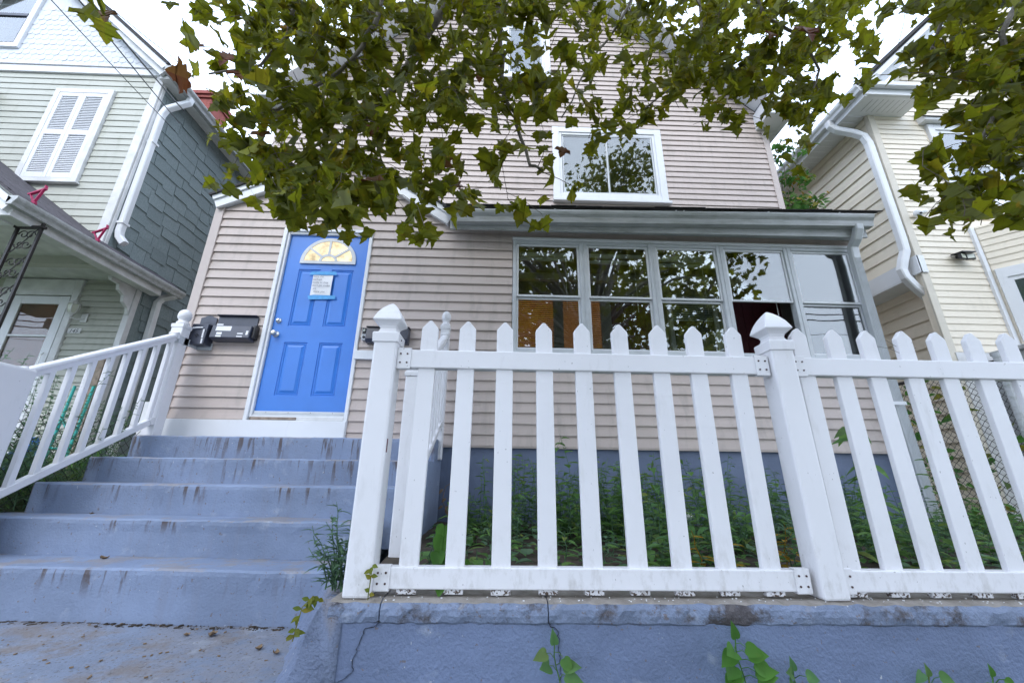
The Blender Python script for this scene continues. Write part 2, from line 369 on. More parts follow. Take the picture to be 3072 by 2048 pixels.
# landing of the path at the foot of the steps, and the step down to the sidewalk
landing = sheet(-4.2, -.66, 1.22, 2.66, 60, 30, lambda x, y: .718+nz(x, y, 5, .006)+nz(x, y, 17, .003)-.012*(2.5-y))
structure('path', landing, M['landing'], closed=False, smooth=True)
structure('path_edge', MB().box(-4.2, -.66, 1.20, 1.225, -.1, .70), M['steps'])
structure('path_step', MB().box(-4.2, -.66, .76, 1.198, -.2, .35), M['steps'], bevel=.015)
structure('garden_bed', sheet(-.62, 6.2, 1.80, 4.2, 50, 20, lambda x, y: 1.0+nz(x, y, 4, .03)+.02*(y-1.8)), M['soil'], closed=False, smooth=True)
structure('side_yard', sheet(-8.5, -3.25, 1.2, 6.4, 30, 30, lambda x, y: YARD(y)+nz(x, y, 2, .06)), M['grass'], closed=False, smooth=True)
structure('side_alley', sheet(-5.9, -3.3, 6.4, 12.5, 8, 16, lambda x, y: 1.42+nz(x, y, 2, .05)), M['grass'], closed=False, smooth=True)
structure('right_yard', sheet(4.15, 14, 4.2, 13, 20, 20, lambda x, y: 1.02+nz(x, y, 2, .05)), M['grass'], closed=False, smooth=True)
structure('right_front_yard', sheet(6.2, 14, .8, 4.2, 16, 10, lambda x, y: .9+nz(x, y, 2, .05)), M['grass'], closed=False, smooth=True)

# ================================================================= retaining wall
rw = thing('retaining_wall', 'low blue grey painted concrete retaining wall carrying the picket fence', 'wall', (1.2, 1.8, 0))
def rough_grid(x0, x1, nx, rows, amp, sc):      # front skin: rows of (y, z); returns closed bar
    m = MB(); vs = []
    for i in range(nx+1):
        x = x0+(x1-x0)*i/nx
        for (y, z, k) in rows:
            d = Vector((x*sc, y*sc, z*sc)); a = amp*k
            vs.append((x, y+noise.noise(d)*a+noise.noise(d*3.1)*a*.5, z+noise.noise(d+Vector((9, 2, 4)))*a*.7))
    n = len(rows)
    fs = [(i*n+k, (i+1)*n+k, (i+1)*n+k+1, i*n+k+1) for i in range(nx) for k in range(n-1)]
    fs += [(i*n+n-1, (i+1)*n+n-1, (i+1)*n, i*n) for i in range(nx)]
    fs += [tuple(range(n)), tuple(nx*n+k for k in range(n-1, -1, -1))]
    return m.add(vs, fs)
part('wall_body', rough_grid(-.600, 5.2, 200, [(1.735, -.1, 0)]+[(1.735, -.1+1.05*k/14, 1) for k in range(1, 15)]+[(1.95, .95, 0), (1.95, -.1, 0)], .0035, 9), M['wallpaint'], rw, smooth=False)
cop = [(1.742, .935, .3), (1.727, .950, .9), (1.722, .972, 1.1), (1.724, .992, 1.1), (1.731, 1.010, 1.0), (1.76, 1.017, .4), (1.90, 1.017, .4), (1.95, 1.01, .3), (1.95, .94, 0)]
for a, b in ((-.612, -.428), (-.424, .188), (.192, 5.2)):
    part('coping', rough_grid(a, b, int((b-a)*55)+2, cop, .0085, 24), M['coping'], rw)
def crack(parent, pts, w, mat='crack'):
    m = MB(); vs = []; fs = []
    fine = []
    for (x0, z0, y0), (x1, z1, y1) in zip(pts, pts[1:]):
        for k in range(6):
            t = k/6; fine.append((x0+(x1-x0)*t+random.uniform(-1, 1)*.0045, z0+(z1-z0)*t, y0+(y1-y0)*t))
    for i, (x, z, y) in enumerate(fine):
        ww = w*random.uniform(.5, 1.2)*(1-.6*i/len(fine)); vs += [(x-ww, y, z), (x+ww, y, z), (x, y+.02, z)]
    fs = [f for i in range(len(fine)-1) for f in ((i*3, i*3+1, i*3+4, i*3+3), (i*3+1, i*3+2, i*3+5, i*3+4), (i*3+2, i*3, i*3+3, i*3+5))]
    part('crack', m.add(vs, fs), M[mat], parent)
crack(rw, [(-.426, .955, 1.716), (-.436, .935, 1.726), (-.475, .928, 1.729), (-.49, .88, 1.7305), (-.505, .84, 1.7305), (-.50, .80, 1.7305), (-.55, .765, 1.7305), (-.57, .70, 1.7305)], .0007)
crack(rw, [(.190, .955, 1.715), (.196, .938, 1.726), (.222, .93, 1.729), (.228, .885, 1.7305), (.231, .84, 1.7305), (.233, .79, 1.7305), (.236, .70, 1.7305)], .0008)
# rounded plaster shoulder between wall and steps
def shoulder():
    m = MB(); vs = []; ny = 60; prof = 12
    for j in range(ny+1):
        s = j/ny; y = 1.728+s*.74
        top = [(-.56, 1.005-.05*s), (-.60, 1.008-.045*s), (-.635-.19*s, 1.0-.03*s), (-.655-.205*s, .975-.015*s), (-.67-.225*s, .93), (-.69-.24*s, .87), (-.70-.255*s, .82),
               (-.725-.26*s, .77), (-.765-.25*s, .72), (-.81-.24*s, .67), (-.83-.24*s, .60), (-.56, .60)]
        for (x, z) in top:
            d = Vector((x*9, y*9, z*9)); k = 0 if x == -.56 else 1
            vs.append((x+k*(noise.noise(d)*.020+noise.noise(d*3)*.012+noise.noise(d*7)*.006), y, z+k*(noise.noise(d*1.3+Vector((3, 3, 3)))*.014+noise.noise(d*6)*.006)))
    fs = [(j*prof+k, (j+1)*prof+k, (j+1)*prof+(k+1) % prof, j*prof+(k+1) % prof) for j in range(ny) for k in range(prof)]
    fs += [tuple(range(prof)), tuple(ny*prof+k for k in range(prof-1, -1, -1))]
    return m.add(vs, fs)
part('plaster_shoulder', shoulder(), M['stucco'], rw, smooth=True)

# ================================================================= front steps
st = thing('front_steps', 'wide blue grey painted concrete steps leading up to the blue door', 'steps', (-1.9, 3.1, .7))
def stair(x0, x1, yl, yr, yb, z0, z1):
    m = MB(); nx = 70; rows = 9; vs = []
    for i in range(nx+1):
        t = i/nx; x = x0+(x1-x0)*t; y = yl+(yr-yl)*t
        prof = [(yb, z0), (y+.006, z0), (y+.003, z0+(z1-z0)*.35), (y+.001, z0+(z1-z0)*.7), (y-.004, z1-.03), (y-.002, z1-.010), (y+.010, z1), (y+.06, z1+.001), (yb, z1+.002)]
        for k, (py, pz) in enumerate(prof):
            d = Vector((x*7, pz*7, py*2)); a = 0 if k in (0, 8) else .004
            e = .006 if k in (4, 5, 6) else 0
            vs.append((x, py+noise.noise(d)*a+noise.noise(d*5)*e*.6, pz+(noise.noise(Vector((x*6, 4, z1*9)))*.005+noise.noise(d*4)*e*.5 if k >= 4 else 0)))
    fs = [(i*rows+k, (i+1)*rows+k, (i+1)*rows+(k+1) % rows, i*rows+(k+1) % rows) for i in range(nx) for k in range(rows)]
    fs += [tuple(range(rows)), tuple(nx*rows+k for k in range(rows-1, -1, -1))]
    return m.add(vs, fs)
for x0, x1, yl, yr, yb, z0, z1 in ((-4.4, -.86, 2.60, 2.43, 3.1, .60, .969), (-4.404, -.80, 2.93, 2.72, 3.3, .94, 1.180), (-3.27, -.56, 3.12, 2.94, 3.6, 1.0, 1.378),
                                   (-3.274, -.566, 3.46, 3.36, 3.9, 1.02, 1.571), (-3.278, -.572, 3.80, 3.70, 4.128, 1.04, 1.770)):
    part('step', stair(x0, x1, yl, yr, yb, z0, z1), M['steps'], st)

# fallen leaves and grit on the landing
def curled(c, s, a):
    m = MB(); vs = []
    for i in range(4):
        for k in range(4):
            u, v = (i-1.5)/1.5, (k-1.5)/1.5; w = 1-.55*abs(v)
            vs.append((c[0]+s*(u*w*math.cos(a)-v*math.sin(a)), c[1]+s*(u*w*math.sin(a)+v*math.cos(a)), c[2]+s*(.5*u*u+.35*v*v+.15*math.sin(3*u+2*v))))
    return m.add(vs, [(i*4+k, i*4+k+1, (i+1)*4+k+1, (i+1)*4+k) for i in range(3) for k in range(3)])
for i, (x, y, z, s) in enumerate(((-1.36, 2.33, .717, .022), (-1.48, 2.33, .717, .014), (-1.05, 2.17, .717, .016), (-.95, 2.12, .717, .016), (-2.3, 2.72, 1.184-.212, .02), (-2.75, 3.05, 1.182, .016))):
    single('fallen_leaf', curled((x, y, z), s, i*1.3), M['dry_leaf'], ('small curled brown leaf on the lowest step tread' if i == 4 else 'small curled brown leaf on the second step tread' if i == 5 else 'small curled brown leaf lying on the worn blue path'), 'leaf', 'fallen leaves on the steps and path', closed=False, smooth=True)
gm = MB()
for i in range(420):
    x = random.uniform(-3.2, -.95); y = 1.75+.75*random.random()**1.6; s = random.choice((.0015, .002, .003, .004, .006)); z = .719-.012*(2.5-y)
    if random.random() < .18: x = random.uniform(-2.6, -1.1); y = 2.48+random.uniform(-.03, .02)+(-1.1-x)*.05
    a = random.uniform(0, 3); gm.obox((x, y, z+s*.3), (s*math.cos(a), s*math.sin(a), 0), (-s*.5*math.sin(a), s*.5*math.cos(a), 0), (0, 0, s*.35))
gd = MB()
for i in range(420):
    x = random.uniform(-3.2, -1.05); y = 2.60-.17*(x+4.4)/3.54-random.random()**2*.05; s = random.choice((.002, .003, .004, .007)); a = random.uniform(0, 3)
    gd.obox((x, y, .716+s*.3), (s*1.6*math.cos(a), s*1.6*math.sin(a), 0), (-s*.6*math.sin(a), s*.6*math.cos(a), 0), (0, 0, s*.5))
tag(part('dirt_line', gd, M['soil']), 'dark dirt and crumbs gathered along the foot of the lowest step', 'debris', kind='stuff')
tag(part('grit', gm, M['dry_leaf']), 'brown grit and leaf crumbs scattered over the blue path', 'debris', kind='stuff')
gm = MB()
for i in range(110):
    x = random.uniform(-.55, 2.7); y = random.uniform(1.725, 1.80); s = random.uniform(.0012, .0035); a = random.uniform(0, 3)
    gm.obox((x, y, 1.019), (s*math.cos(a), s*math.sin(a), 0), (-s*.5*math.sin(a), s*.5*math.cos(a), 0), (0, 0, s*.4))
tag(part('paint_flakes', gm, M['paper']), 'white paint flakes scattered along the wall coping under the fence', 'debris', kind='stuff')

# ================================================================= siding, windows, gutters
def clapboards(parent, O, u, n, iv, z0, z1, pitch, mat, proud=.019, name='siding_board', wav=.0012, half=False):
    O, u, n = Vector(O), Vector(u), Vector(n); k = 0; z = z0
    while z < z1-.01:
        zt = min(z+pitch, z1)
        for (b0, t0, b1, t1) in iv(z, zt):
            if b1-b0 < .012 and t1-t0 < .012: continue
            if b1 < b0: b0 = b1 = (b0+b1)/2
            if t1 < t0: t0 = t1 = (t0+t1)/2
            if not half and b1-b0 > 2.2 and random.random() < .45:
                c = b0+(b1-b0)*random.uniform(.2, .8); todo_ = [(b0, t0, c-.0008, c-.0008), (c+.0008, c+.0008, b1, t1)]
            else: todo_ = [(b0, t0, b1, t1)]
            for (b0, t0, b1, t1) in todo_: one_board(parent, O, u, n, b0, t0, b1, t1, z, zt, proud, wav, mat, name)
        z += pitch
def one_board(parent, O, u, n, b0, t0, b1, t1, z, zt, proud, wav, mat, name):
            po = random.uniform(-.0012, .0012); proud = proud+po
            ns = max(1, int((b1-b0)/.55)); vs = []; rows = 5
            for i in range(ns+1):
                t = i/ns; ub = b0+(b1-b0)*t; ut = t0+(t1-t0)*t; w = random.uniform(-1, 1)*wav; dz = random.uniform(-1, 1)*wav*.8
                for (uu, nn, zz) in ((ub, .001, z+.020), (ub, proud-.003+w, z+.006+dz), (ub, proud+w, z+dz), (ub, proud+w, z+.007+dz), (ut, .002, zt+.006)):
                    vs.append(O+u*uu+n*nn+Vector((0, 0, zz)))
            fs = [(i*rows+k2, (i+1)*rows+k2, (i+1)*rows+(k2+1) % rows, i*rows+(k2+1) % rows) for i in range(ns) for k2 in range(rows)]
            fs += [tuple(range(rows)), tuple(ns*rows+q for q in range(rows-1, -1, -1))]
            part(name, MB().add(vs, fs), mat, parent)
def cut(spans, holes, z, zt):
    out = []
    for (b0, t0, b1, t1) in spans:
        segs = [(b0, t0, b1, t1)]
        for (h0, h1, q0, q1) in holes:
            if zt <= q0+.005 or z >= q1-.005: continue
            ns = []
            for (a, b, c, d) in segs:
                if h0 > a: ns.append((a, b, min(c, h0), min(d, h0)) if h0 < c else (a, b, c, d))
                if h1 < c: ns.append((max(a, h1), max(b, h1), c, d) if h1 > a else (a, b, c, d))
                if h0 <= a and h1 >= c: pass
            uniq = []
            for s in ns:
                if s not in uniq and s[2]-s[0] > .004: uniq.append(s)
            segs = uniq
        out += segs
    return out
def frame_rect(m, x0, x1, z0, z1, w, y0, y1, wb=None):
    wb = w if wb is None else wb
    m.box(x0, x0+w, y0, y1, z0, z1); m.box(x1-w, x1, y0, y1, z0, z1)
    m.box(x0+w, x1-w, y0+.001, y1, z1-w, z1); m.box(x0+w, x1-w, y0+.001, y1, z0, z0+wb); return m
def k_gutter(m, p, q, out, h=.125, d=.12):       # ogee gutter from p to q (top back edge), out = outward unit vector
    p, q, out = Vector(p), Vector(q), Vector(out); sec = [(0, 0), (d, 0), (d, -.022), (d*.93, -.045), (d*.72, -.075), (d*.62, -h), (0, -h), (0, -h+.004), (d*.60, -h+.004), (d*.69, -.073), (d*.90, -.043), (d-.004, -.02), (d-.004, -.004), (.0, -.004)]
    sec = sec[1:]
    vs = [p+out*a+Vector((0, 0, b)) for a, b in sec]+[q+out*a+Vector((0, 0, b)) for a, b in sec]; n = len(sec)
    m.add(vs, [(i, (i+1) % n, (i+1) % n+n, i+n) for i in range(n-1)]+[(i, i+n, (i+1) % n+n, (i+1) % n) for i in ()])
    for e in (p, q): m.add([e+out*a+Vector((0, 0, b)) for a, b in ((0, 0), (d, 0), (d, -.022), (d*.93, -.045), (d*.72, -.075), (d*.62, -h), (0, -h))], [(0, 1, 2, 3, 4, 5, 6)])
    return m

# ================================================================= the taupe house
H = thing('house', 'taupe vinyl sided house with a blue front door and enclosed porch', 'house', (.4, 4.8, 1.0))
FY = 4.13
part('foundation', MB().box(-3.30, 4.14, 4.15, 5.4, .3, 1.742), M['foundation'], H)
wf = MB()
for a in ((-3.33, -2.535, 1.742, 4.40), (-1.525, .10, 1.742, 4.40), (-2.535, -1.525, 4.155, 4.40), (-2.535, -1.525, 1.742, 1.965), (.10, 4.17, 1.742, 2.72), (.10, 4.17, 4.125, 4.40)):
    wf.box(a[0], a[1], FY+.002, FY+.10, a[2], a[3])
wf.prism([(-3.33, 4.40), (-.62, 4.40), (-1.9, 5.20)], 'y', FY+.002, FY+.08)
wf.box(-3.33, -3.25, FY+.1, 5.45, 1.742, 4.45); wf.box(4.09, 4.17, FY+.1, 5.45, 1.742, 4.30)
wall = part('wall', wf, M['taupe'], H)
def front_iv(z, zt):
    def lim(q): return (-3.29+max(0, (q-4.40)/.485), -.62-max(0, (q-4.24)/.667))
    if z < 4.2: spans = [(-3.29, -3.29, 4.165, 4.165)]
    else: (b0, b1), (t0, t1) = lim(z), lim(zt); spans = [(b0, t0, b1, t1)]
    return cut(spans, [(-2.535, -1.525, 1.70, 4.155), (-3.4, -1.6, 1.70, 1.955), (.095, 4.20, 2.715, 4.125)], z, zt)
clapboards(wall, (0, FY, 0), (1, 0, 0), (0, -1, 0), front_iv, 1.743, 5.15, .110, M['taupe'])
cb = MB(); cb.box(-3.385, -3.285, FY-.030, FY+.0, 1.80, 4.43); cb.box(-3.385, -3.352, FY, FY+.07, 1.80, 4.43)
part('corner_post', cb, M['taupe_trim'], H, bevel=.004)
cb = MB(); cb.box(4.14, 4.20, FY-.024, FY+.0, 1.742, 2.72); part('corner_post', cb, M['taupe_trim'], H, bevel=.004)
part('starter_strip', MB().box(-.56, 4.17, FY-.016, FY+.001, 1.728, 1.7425), M['taupe_trim'], H)
part('skirt_board', MB().box(-3.39, -1.527, FY-.045, FY-.001, 1.765, 1.957), M['white'], H, bevel=.004)
# vertical seams in the siding
for x, z0, z1 in ((.02, 4.03, 4.14),): part('siding_seam', MB().box(x, x+.003, FY-.018, FY-.012, z0, z1), M['taupe_trim'], H)
# ---- front door
door = MB(); X0, X1, Z0, Z1 = -2.472, -1.560, 2.052, 4.088; DY = 4.150
xc = [X0, -2.313, -2.069, -1.945, -1.698, X1]; zc = [Z0, 2.212, 2.786, 2.968, 3.655, Z1]
for i in range(5):
    for j in range(5):
        if i in (1, 3) and j in (1, 3):
            a, b, c, d = xc[i], xc[i+1], zc[j], zc[j+1]; rings = [(0, 0), (.006, .009), (.014, .009), (.020, .004), (.028, .010), (.055, .001), (.055, 0)]
            vs = []
            for (ins, dep) in rings: vs += [(a+ins, DY+dep, c+ins), (b-ins, DY+dep, c+ins), (b-ins, DY+dep, d-ins), (a+ins, DY+dep, d-ins)]
            nr = len(rings); fs = [(r*4+k, r*4+(k+1) % 4, (r+1)*4+(k+1) % 4, (r+1)*4+k) for r in range(nr-1) for k in range(4)]+[tuple((nr-1)*4+k for k in range(4))]
            door.add(vs, fs)
        else: door.add([(xc[i], DY, zc[j]), (xc[i+1], DY, zc[j]), (xc[i+1], DY, zc[j+1]), (xc[i], DY, zc[j+1])], [(0, 1, 2, 3)])
door.box(X0, X1, DY+.012, DY+.045, Z0, Z1)
dr = part('door', door, M['door'], H, closed=False)
cx, cz, rx, rz = -2.001, 3.752, .292, .285
def arc(rx, rz, a0=0, a1=math.pi, n=24): return [(cx+rx*math.cos(a0+(a1-a0)*k/n), cz+rz*math.sin(a0+(a1-a0)*k/n)) for k in range(n+1)]
fg = MB(); pts = [(x, DY-.006, z) for x, z in arc(.285, .275)]; fg.add(pts, [tuple(range(len(pts)))])
part('fanlight_pane', fg, M['fan_glow'], dr, closed=False)
fr = MB(); o, i_ = arc(.312, .300), arc(.272, .262)
for ring, d0, d1 in (((o, i_), -.018, -.001),):
    n_ = len(o); vs = [(x, DY+d0, z) for x, z in o]+[(x, DY+d0, z) for x, z in i_]+[(x, DY+d1, z) for x, z in o]+[(x, DY-.007, z) for x, z in i_]
    fr.add(vs, [(k, k+1, n_+k+1, n_+k) for k in range(n_-1)]+[(2*n_+k, 2*n_+k+1, k+1, k) for k in range(n_-1)]+[(n_+k, n_+k+1, 3*n_+k+1, 3*n_+k) for k in range(n_-1)])
fr.box(cx-.312, cx+.312, DY-.019, DY-.001, cz-.030, cz+.004)
for a in (38, 64+26, 142):
    c_, s_ = math.cos(RAD(a)), math.sin(RAD(a)); fr.beam((cx+.085*c_, DY-.011, cz+.085*s_), (cx+.285*c_, DY-.011, cz+.272*s_), .024, .016, up=(0, 1, 0))
o, i_ = arc(.104, .094), arc(.076, .066); n_ = len(o)
fr.add([(x, DY-.017, z) for x, z in o]+[(x, DY-.017, z) for x, z in i_]+[(x, DY-.006, z) for x, z in o]+[(x, DY-.006, z) for x, z in i_],
       [(k, k+1, n_+k+1, n_+k) for k in range(n_-1)]+[(2*n_+k, 2*n_+k+1, k+1, k) for k in range(n_-1)]+[(n_+k, n_+k+1, 3*n_+k+1, 3*n_+k) for k in range(n_-1)])
part('fanlight_frame', fr, M['alu'], dr, smooth=False)
def rosette(m, x, z, r, prof):    # knob turned about the Y axis
    n = 18; vs = []
    for rr, d in prof:
        for k in range(n): vs.append((x+math.cos(2*math.pi*k/n)*rr*r, DY-d, z+math.sin(2*math.pi*k/n)*rr*r))
    return m.add(vs, [(i*n+k, i*n+(k+1) % n, (i+1)*n+(k+1) % n, (i+1)*n+k) for i in range(len(prof)-1) for k in range(n)]+[tuple((len(prof)-1)*n+k for k in range(n))])
part('deadbolt', rosette(MB(), -2.416, 3.025, .030, [(1, 0), (1, .006), (.85, .012), (.62, .016), (.58, .030), (.45, .034)]), M['brass'], dr, smooth=True)
part('door_knob', rosette(MB(), -2.418, 2.872, .034, [(1.05, 0), (1.0, .008), (.45, .012), (.40, .030), (.70, .038), (.85, .052), (.75, .066), (.45, .072)]), M['brass'], dr, smooth=True)
part('door_sweep', MB().box(X0, X1, DY-.012, DY+.004, 2.026, 2.054), M['alu'], dr, bevel=.003)
for k in range(4): part('sweep_screw', MB().box(X0+.12+k*.22, X0+.126+k*.22, DY-.014, DY-.01, 2.037, 2.043), M['screw'], dr)
cs = MB(); cs.box(-2.542, -2.500, FY-.034, FY+.03, 1.957, 4.16); cs.box(-2.500, -2.474, FY-.012, FY+.07, 1.99, 4.12)
part('door_casing', cs, M['white'], H, bevel=.005)
cs = MB(); cs.box(-1.558, -1.520, FY-.034, FY+.03, 1.80, 4.16); part('door_casing', cs, M['white'], H, bevel=.005)
cs = MB(); cs.box(-2.500, -1.558, FY-.030, FY+.03, 4.118, 4.158); cs.box(-2.474, -1.558, FY-.010, FY+.07, 4.090, 4.118); part('door_casing', cs, M['white'], H, bevel=.005)
sl = MB(); sl.box(-2.474, -1.558, FY-.03, FY+.10, 1.958, 2.000); part('door_sill', sl, M['old_white'], H, bevel=.006)
part('door_sill', MB().box(-2.474, -2.02, FY-.036, FY-.02, 1.962, 1.990), M['wood'], H, bevel=.004)
part('threshold', MB().box(-2.474, -1.558, FY+.0, FY+.10, 2.001, 2.024), M['alu'], H)
part('trim_strap', MB().box(-1.535, -.62, FY-.05, FY-.014, 2.596, 2.692), M['white'], H, bevel=.004)
# ---- enclosed porch windows
wx = [.10, .915, 1.728, 2.536, 3.345, 4.145]; wz0, wz1, wm = 2.728, 4.118, 3.385
top = MB(); top.box(.095, 4.20, FY-.032, FY+.06, 4.085, 4.122); part('window_head', top, M['white'], H, bevel=.004)
part('window_sill', MB().box(.09, 4.20, FY-.042, FY+.08, 2.700, 2.728), M['alu'], H, bevel=.004)
for i in range(5):
    a, b = wx[i]+.003, wx[i+1]-.003
    if i == 0: a = .102
    fm = MB(); frame_rect(fm, a, b, wz0, 4.084, .042, FY-.022, FY+.06, .03)
    w = part('window', fm, M['alu'], H, bevel=.004)
    s1 = MB(); frame_rect(s1, a+.043, b-.043, wm-.012, 4.041, .024, FY-.006, FY+.018); part('upper_sash', s1, M['white'], w, bevel=.003)
    pg = MB(); pg.box(a+.064, b-.064, FY+.004, FY+.008, wm+.008, 4.020); part('pane', pg, M['glass'], w)
    if i != 3:
        s2 = MB(); frame_rect(s2, a+.043, b-.043, wz0+.031, wm-.014, .024, FY+.020, FY+.042); part('lower_sash', s2, M['white'], w, bevel=.003)
        pg = MB(); pg.box(a+.064, b-.064, FY+.029, FY+.033, wz0+.052, wm-.034); part('pane', pg, M['glass'], w)
    if i:
        part('mullion', MB().box(wx[i]-.030, wx[i]+.030, FY+.004, FY+.05, wz0, 4.084).box(wx[i]-.004, wx[i]+.004, FY-.026, FY+.0, wz0, 4.084), M['alu'], w)
part('window_post', MB().box(4.146, 4.20, FY-.030, FY+.08, 2.728, 4.085).box(4.10, 4.18, FY+.08, FY+.30, 2.728, 4.2), M['white'], H, bevel=.006)
# inside the porch
rm = MB(); rm.box(-.60, 4.08, 5.38, 5.44, 1.75, 4.7); rm.box(-.62, -.56, 4.24, 5.38, 1.75, 4.7); rm.box(4.05, 4.088, 4.24, 5.38, 1.75, 4.3)
part('porch_inner_wall', rm, M['room'], H)
part('porch_floor', MB().box(-.56, 4.05, 4.24, 5.38, 1.75, 1.80), M['room_floor'], H); part('porch_ceiling', MB().box(-.56, 4.05, 4.25, 5.38, 4.34, 4.36), M['room'], H)
iw = part('inner_window', frame_rect(MB(), .10, 1.47, 2.55, 4.02, .07, 5.33, 5.38), M['room'], H)
part('lit_blind', MB().box(.17, .72, 5.372, 5.378, 2.62, 3.95).box(.86, 1.40, 5.372, 5.378, 2.62, 3.95), M['orange_glow'], iw)
sm = MB()
for k in range(44): sm.box(.17, 1.40, 5.345, 5.352, 2.66+k*.03, 2.676+k*.03)
part('blind_slats', sm, M['wood'], iw, kind='stuff'); part('window_post', MB().box(.72, .86, 5.33, 5.371, 2.62, 3.95), M['room'], iw)
dm = MB(); frame_rect(dm, 1.47, 2.30, 1.8, 4.02, .08, 5.34, 5.379, .01); part('inner_door_casing', dm, M['room'], H)
for k in range(4): part('door_plank', MB().box(1.555+k*.168, 1.715+k*.168, 5.35, 5.378, 1.81, 3.93), M['maroon'], H)
iw2 = part('inner_window', frame_rect(MB(), 2.38, 3.10, 2.6, 4.0, .06, 5.33, 5.379), M['old_white'], H); part('pane', MB().box(2.44, 3.04, 5.36, 5.366, 2.66, 3.94), M['black'], iw2)
sm = MB()
for k in range(9): sm.box(2.45, 3.03, 5.352, 5.358, 3.62+k*.035, 3.640+k*.035)
part('blind_slats', sm, M['curtain'], iw2)
for k in range(6): part('door_plank', MB().box(3.20+k*.142, 3.336+k*.142, 5.34, 5.378, 1.81, 4.25), M['maroon'], H)
bl = MB()
for i in range(4):
    a, b = wx[i]+.09, wx[i+1]-.09
    bl.box(a, b, FY+.085, FY+.11, 3.94-(.03 if i == 2 else 0), 3.99); bl.box(a, b, FY+.085, FY+.105, 3.88-.02*i, 3.925-.02*i); bl.box(b-.10, b-.094, FY+.08, FY+.086, 3.25, 3.9)
part('raised_blinds', bl, M['blind'], H)
part('porch_beam', MB().box(-.5, 4.05, 4.95, 5.02, 4.02, 4.12), M['blind'], H)
# ---- upper wall and gable
UY = 5.45; PX, PZ = .34, 11.60; SL = .949
um = MB()
for poly in ([(-3.85, 4.3), (4.53, 4.3), (4.53, 5.75), (-3.85, 5.75)], [(-3.85, 5.75), (.86, 5.75), (.86, 7.10), (-3.85, 7.10)], [(2.57, 5.75), (4.53, 5.75), (4.53, 7.10), (2.57, 7.10)],
             [(-3.85, 7.10), (4.53, 7.10), (4.53, 7.62), (4.53-.75/.949, 8.37), (-3.85+.75/.949, 8.37), (-3.85, 7.62)],
             [(-3.85+.75/.949, 8.37), (-.05, 8.37), (-.05, 9.64), (-3.85+2.02/.949, 9.64)], [(.67, 8.37), (4.53-.75/.949, 8.37), (4.53-2.02/.949, 9.64), (.67, 9.64)],
             [(-3.85+2.02/.949, 9.64), (4.53-2.02/.949, 9.64), (PX, PZ)]): um.prism(poly, 'y', UY+.002, UY+.12)
um.box(-3.85, -3.75, UY+.12, 12, 1.2, 7.6); um.box(4.43, 4.53, UY+.12, 12, 1.2, 7.6); um.box(-3.85, 4.53, 11.9, 12, 1.2, 7.6)
uw = part('upper_wall', um, M['taupe'], H)
def up_iv(z, zt):
    def lim(q): h = (q-7.62)/SL; return (-3.80+max(0, h), 4.48-max(0, h))
    (b0, b1), (t0, t1) = lim(z), lim(zt)
    return cut([(b0, t0, b1, t1)], [(.82, 2.63, 5.66, 7.16), (-.13, .75, 8.30, 9.70)], z, zt)
clapboards(uw, (0, UY, 0), (1, 0, 0), (0, -1, 0), up_iv, 5.02, 11.5, .1100, M['taupe'])
part('corner_post', MB().box(4.46, 4.56, UY-.026, UY+.0, 4.6, 7.62).box(4.53, 4.56, UY, UY+.08, 4.6, 7.62), M['taupe_trim'], H, bevel=.004)
part('corner_post', MB().box(-3.88, -3.78, UY-.026, UY+.0, 4.6, 7.62), M['taupe_trim'], H, bevel=.004)
def upper_window(x0, x1, z0, z1, split, curtain):
    fm = MB(); frame_rect(fm, x0, x1, z0+.05, z1, .115, UY-.035, UY+.06, .10); w = part('window', fm, M['white'], H, bevel=.006)
    part('sill', MB().box(x0-.01, x1+.03, UY-.075, UY+.02, z0, z0+.052), M['white'], w, bevel=.005)
    part('inner_frame', frame_rect(MB(), x0+.116, x1-.116, z0+.152, z1-.116, .045, UY-.02, UY+.05), M['white'], w, bevel=.004)
    for k, (a, b) in enumerate(split):
        s = MB(); frame_rect(s, a, b, z0+.198, z1-.162, .022, UY-.004-.012*k, UY+.02); part('sash', s, M['alu'], w, bevel=.003)
        part('pane', MB().box(a+.02, b-.02, UY+.004-.012*k, UY+.008-.012*k, z0+.218, z1-.182), M['glass'], w)
    back = MB().box(x0+.1, x1-.1, UY+.30, UY+.32, z0+.1, z1-.1); part('dark_room', back, M['room_floor'], w)
    if curtain:
        vs = []; n = 60
        for i in range(n+1):
            x = x0+.14+(x1-x0-.28)*i/n; y = UY+.14+.03*math.sin(i*.62)+.012*math.sin(i*1.7)
            vs += [(x, y, z0+.15), (x, y, z1-.16)]
        part('curtain', MB().add(vs, [(2*i, 2*i+2, 2*i+3, 2*i+1) for i in range(n)]), M['curtain'], w, smooth=True, closed=False)
upper_window(.775, 2.655, 5.655, 7.20, ((.945, 1.730), (1.690, 2.485)), True)
upper_window(-.155, .775, 8.26, 9.75, ((.01, .61),), False)
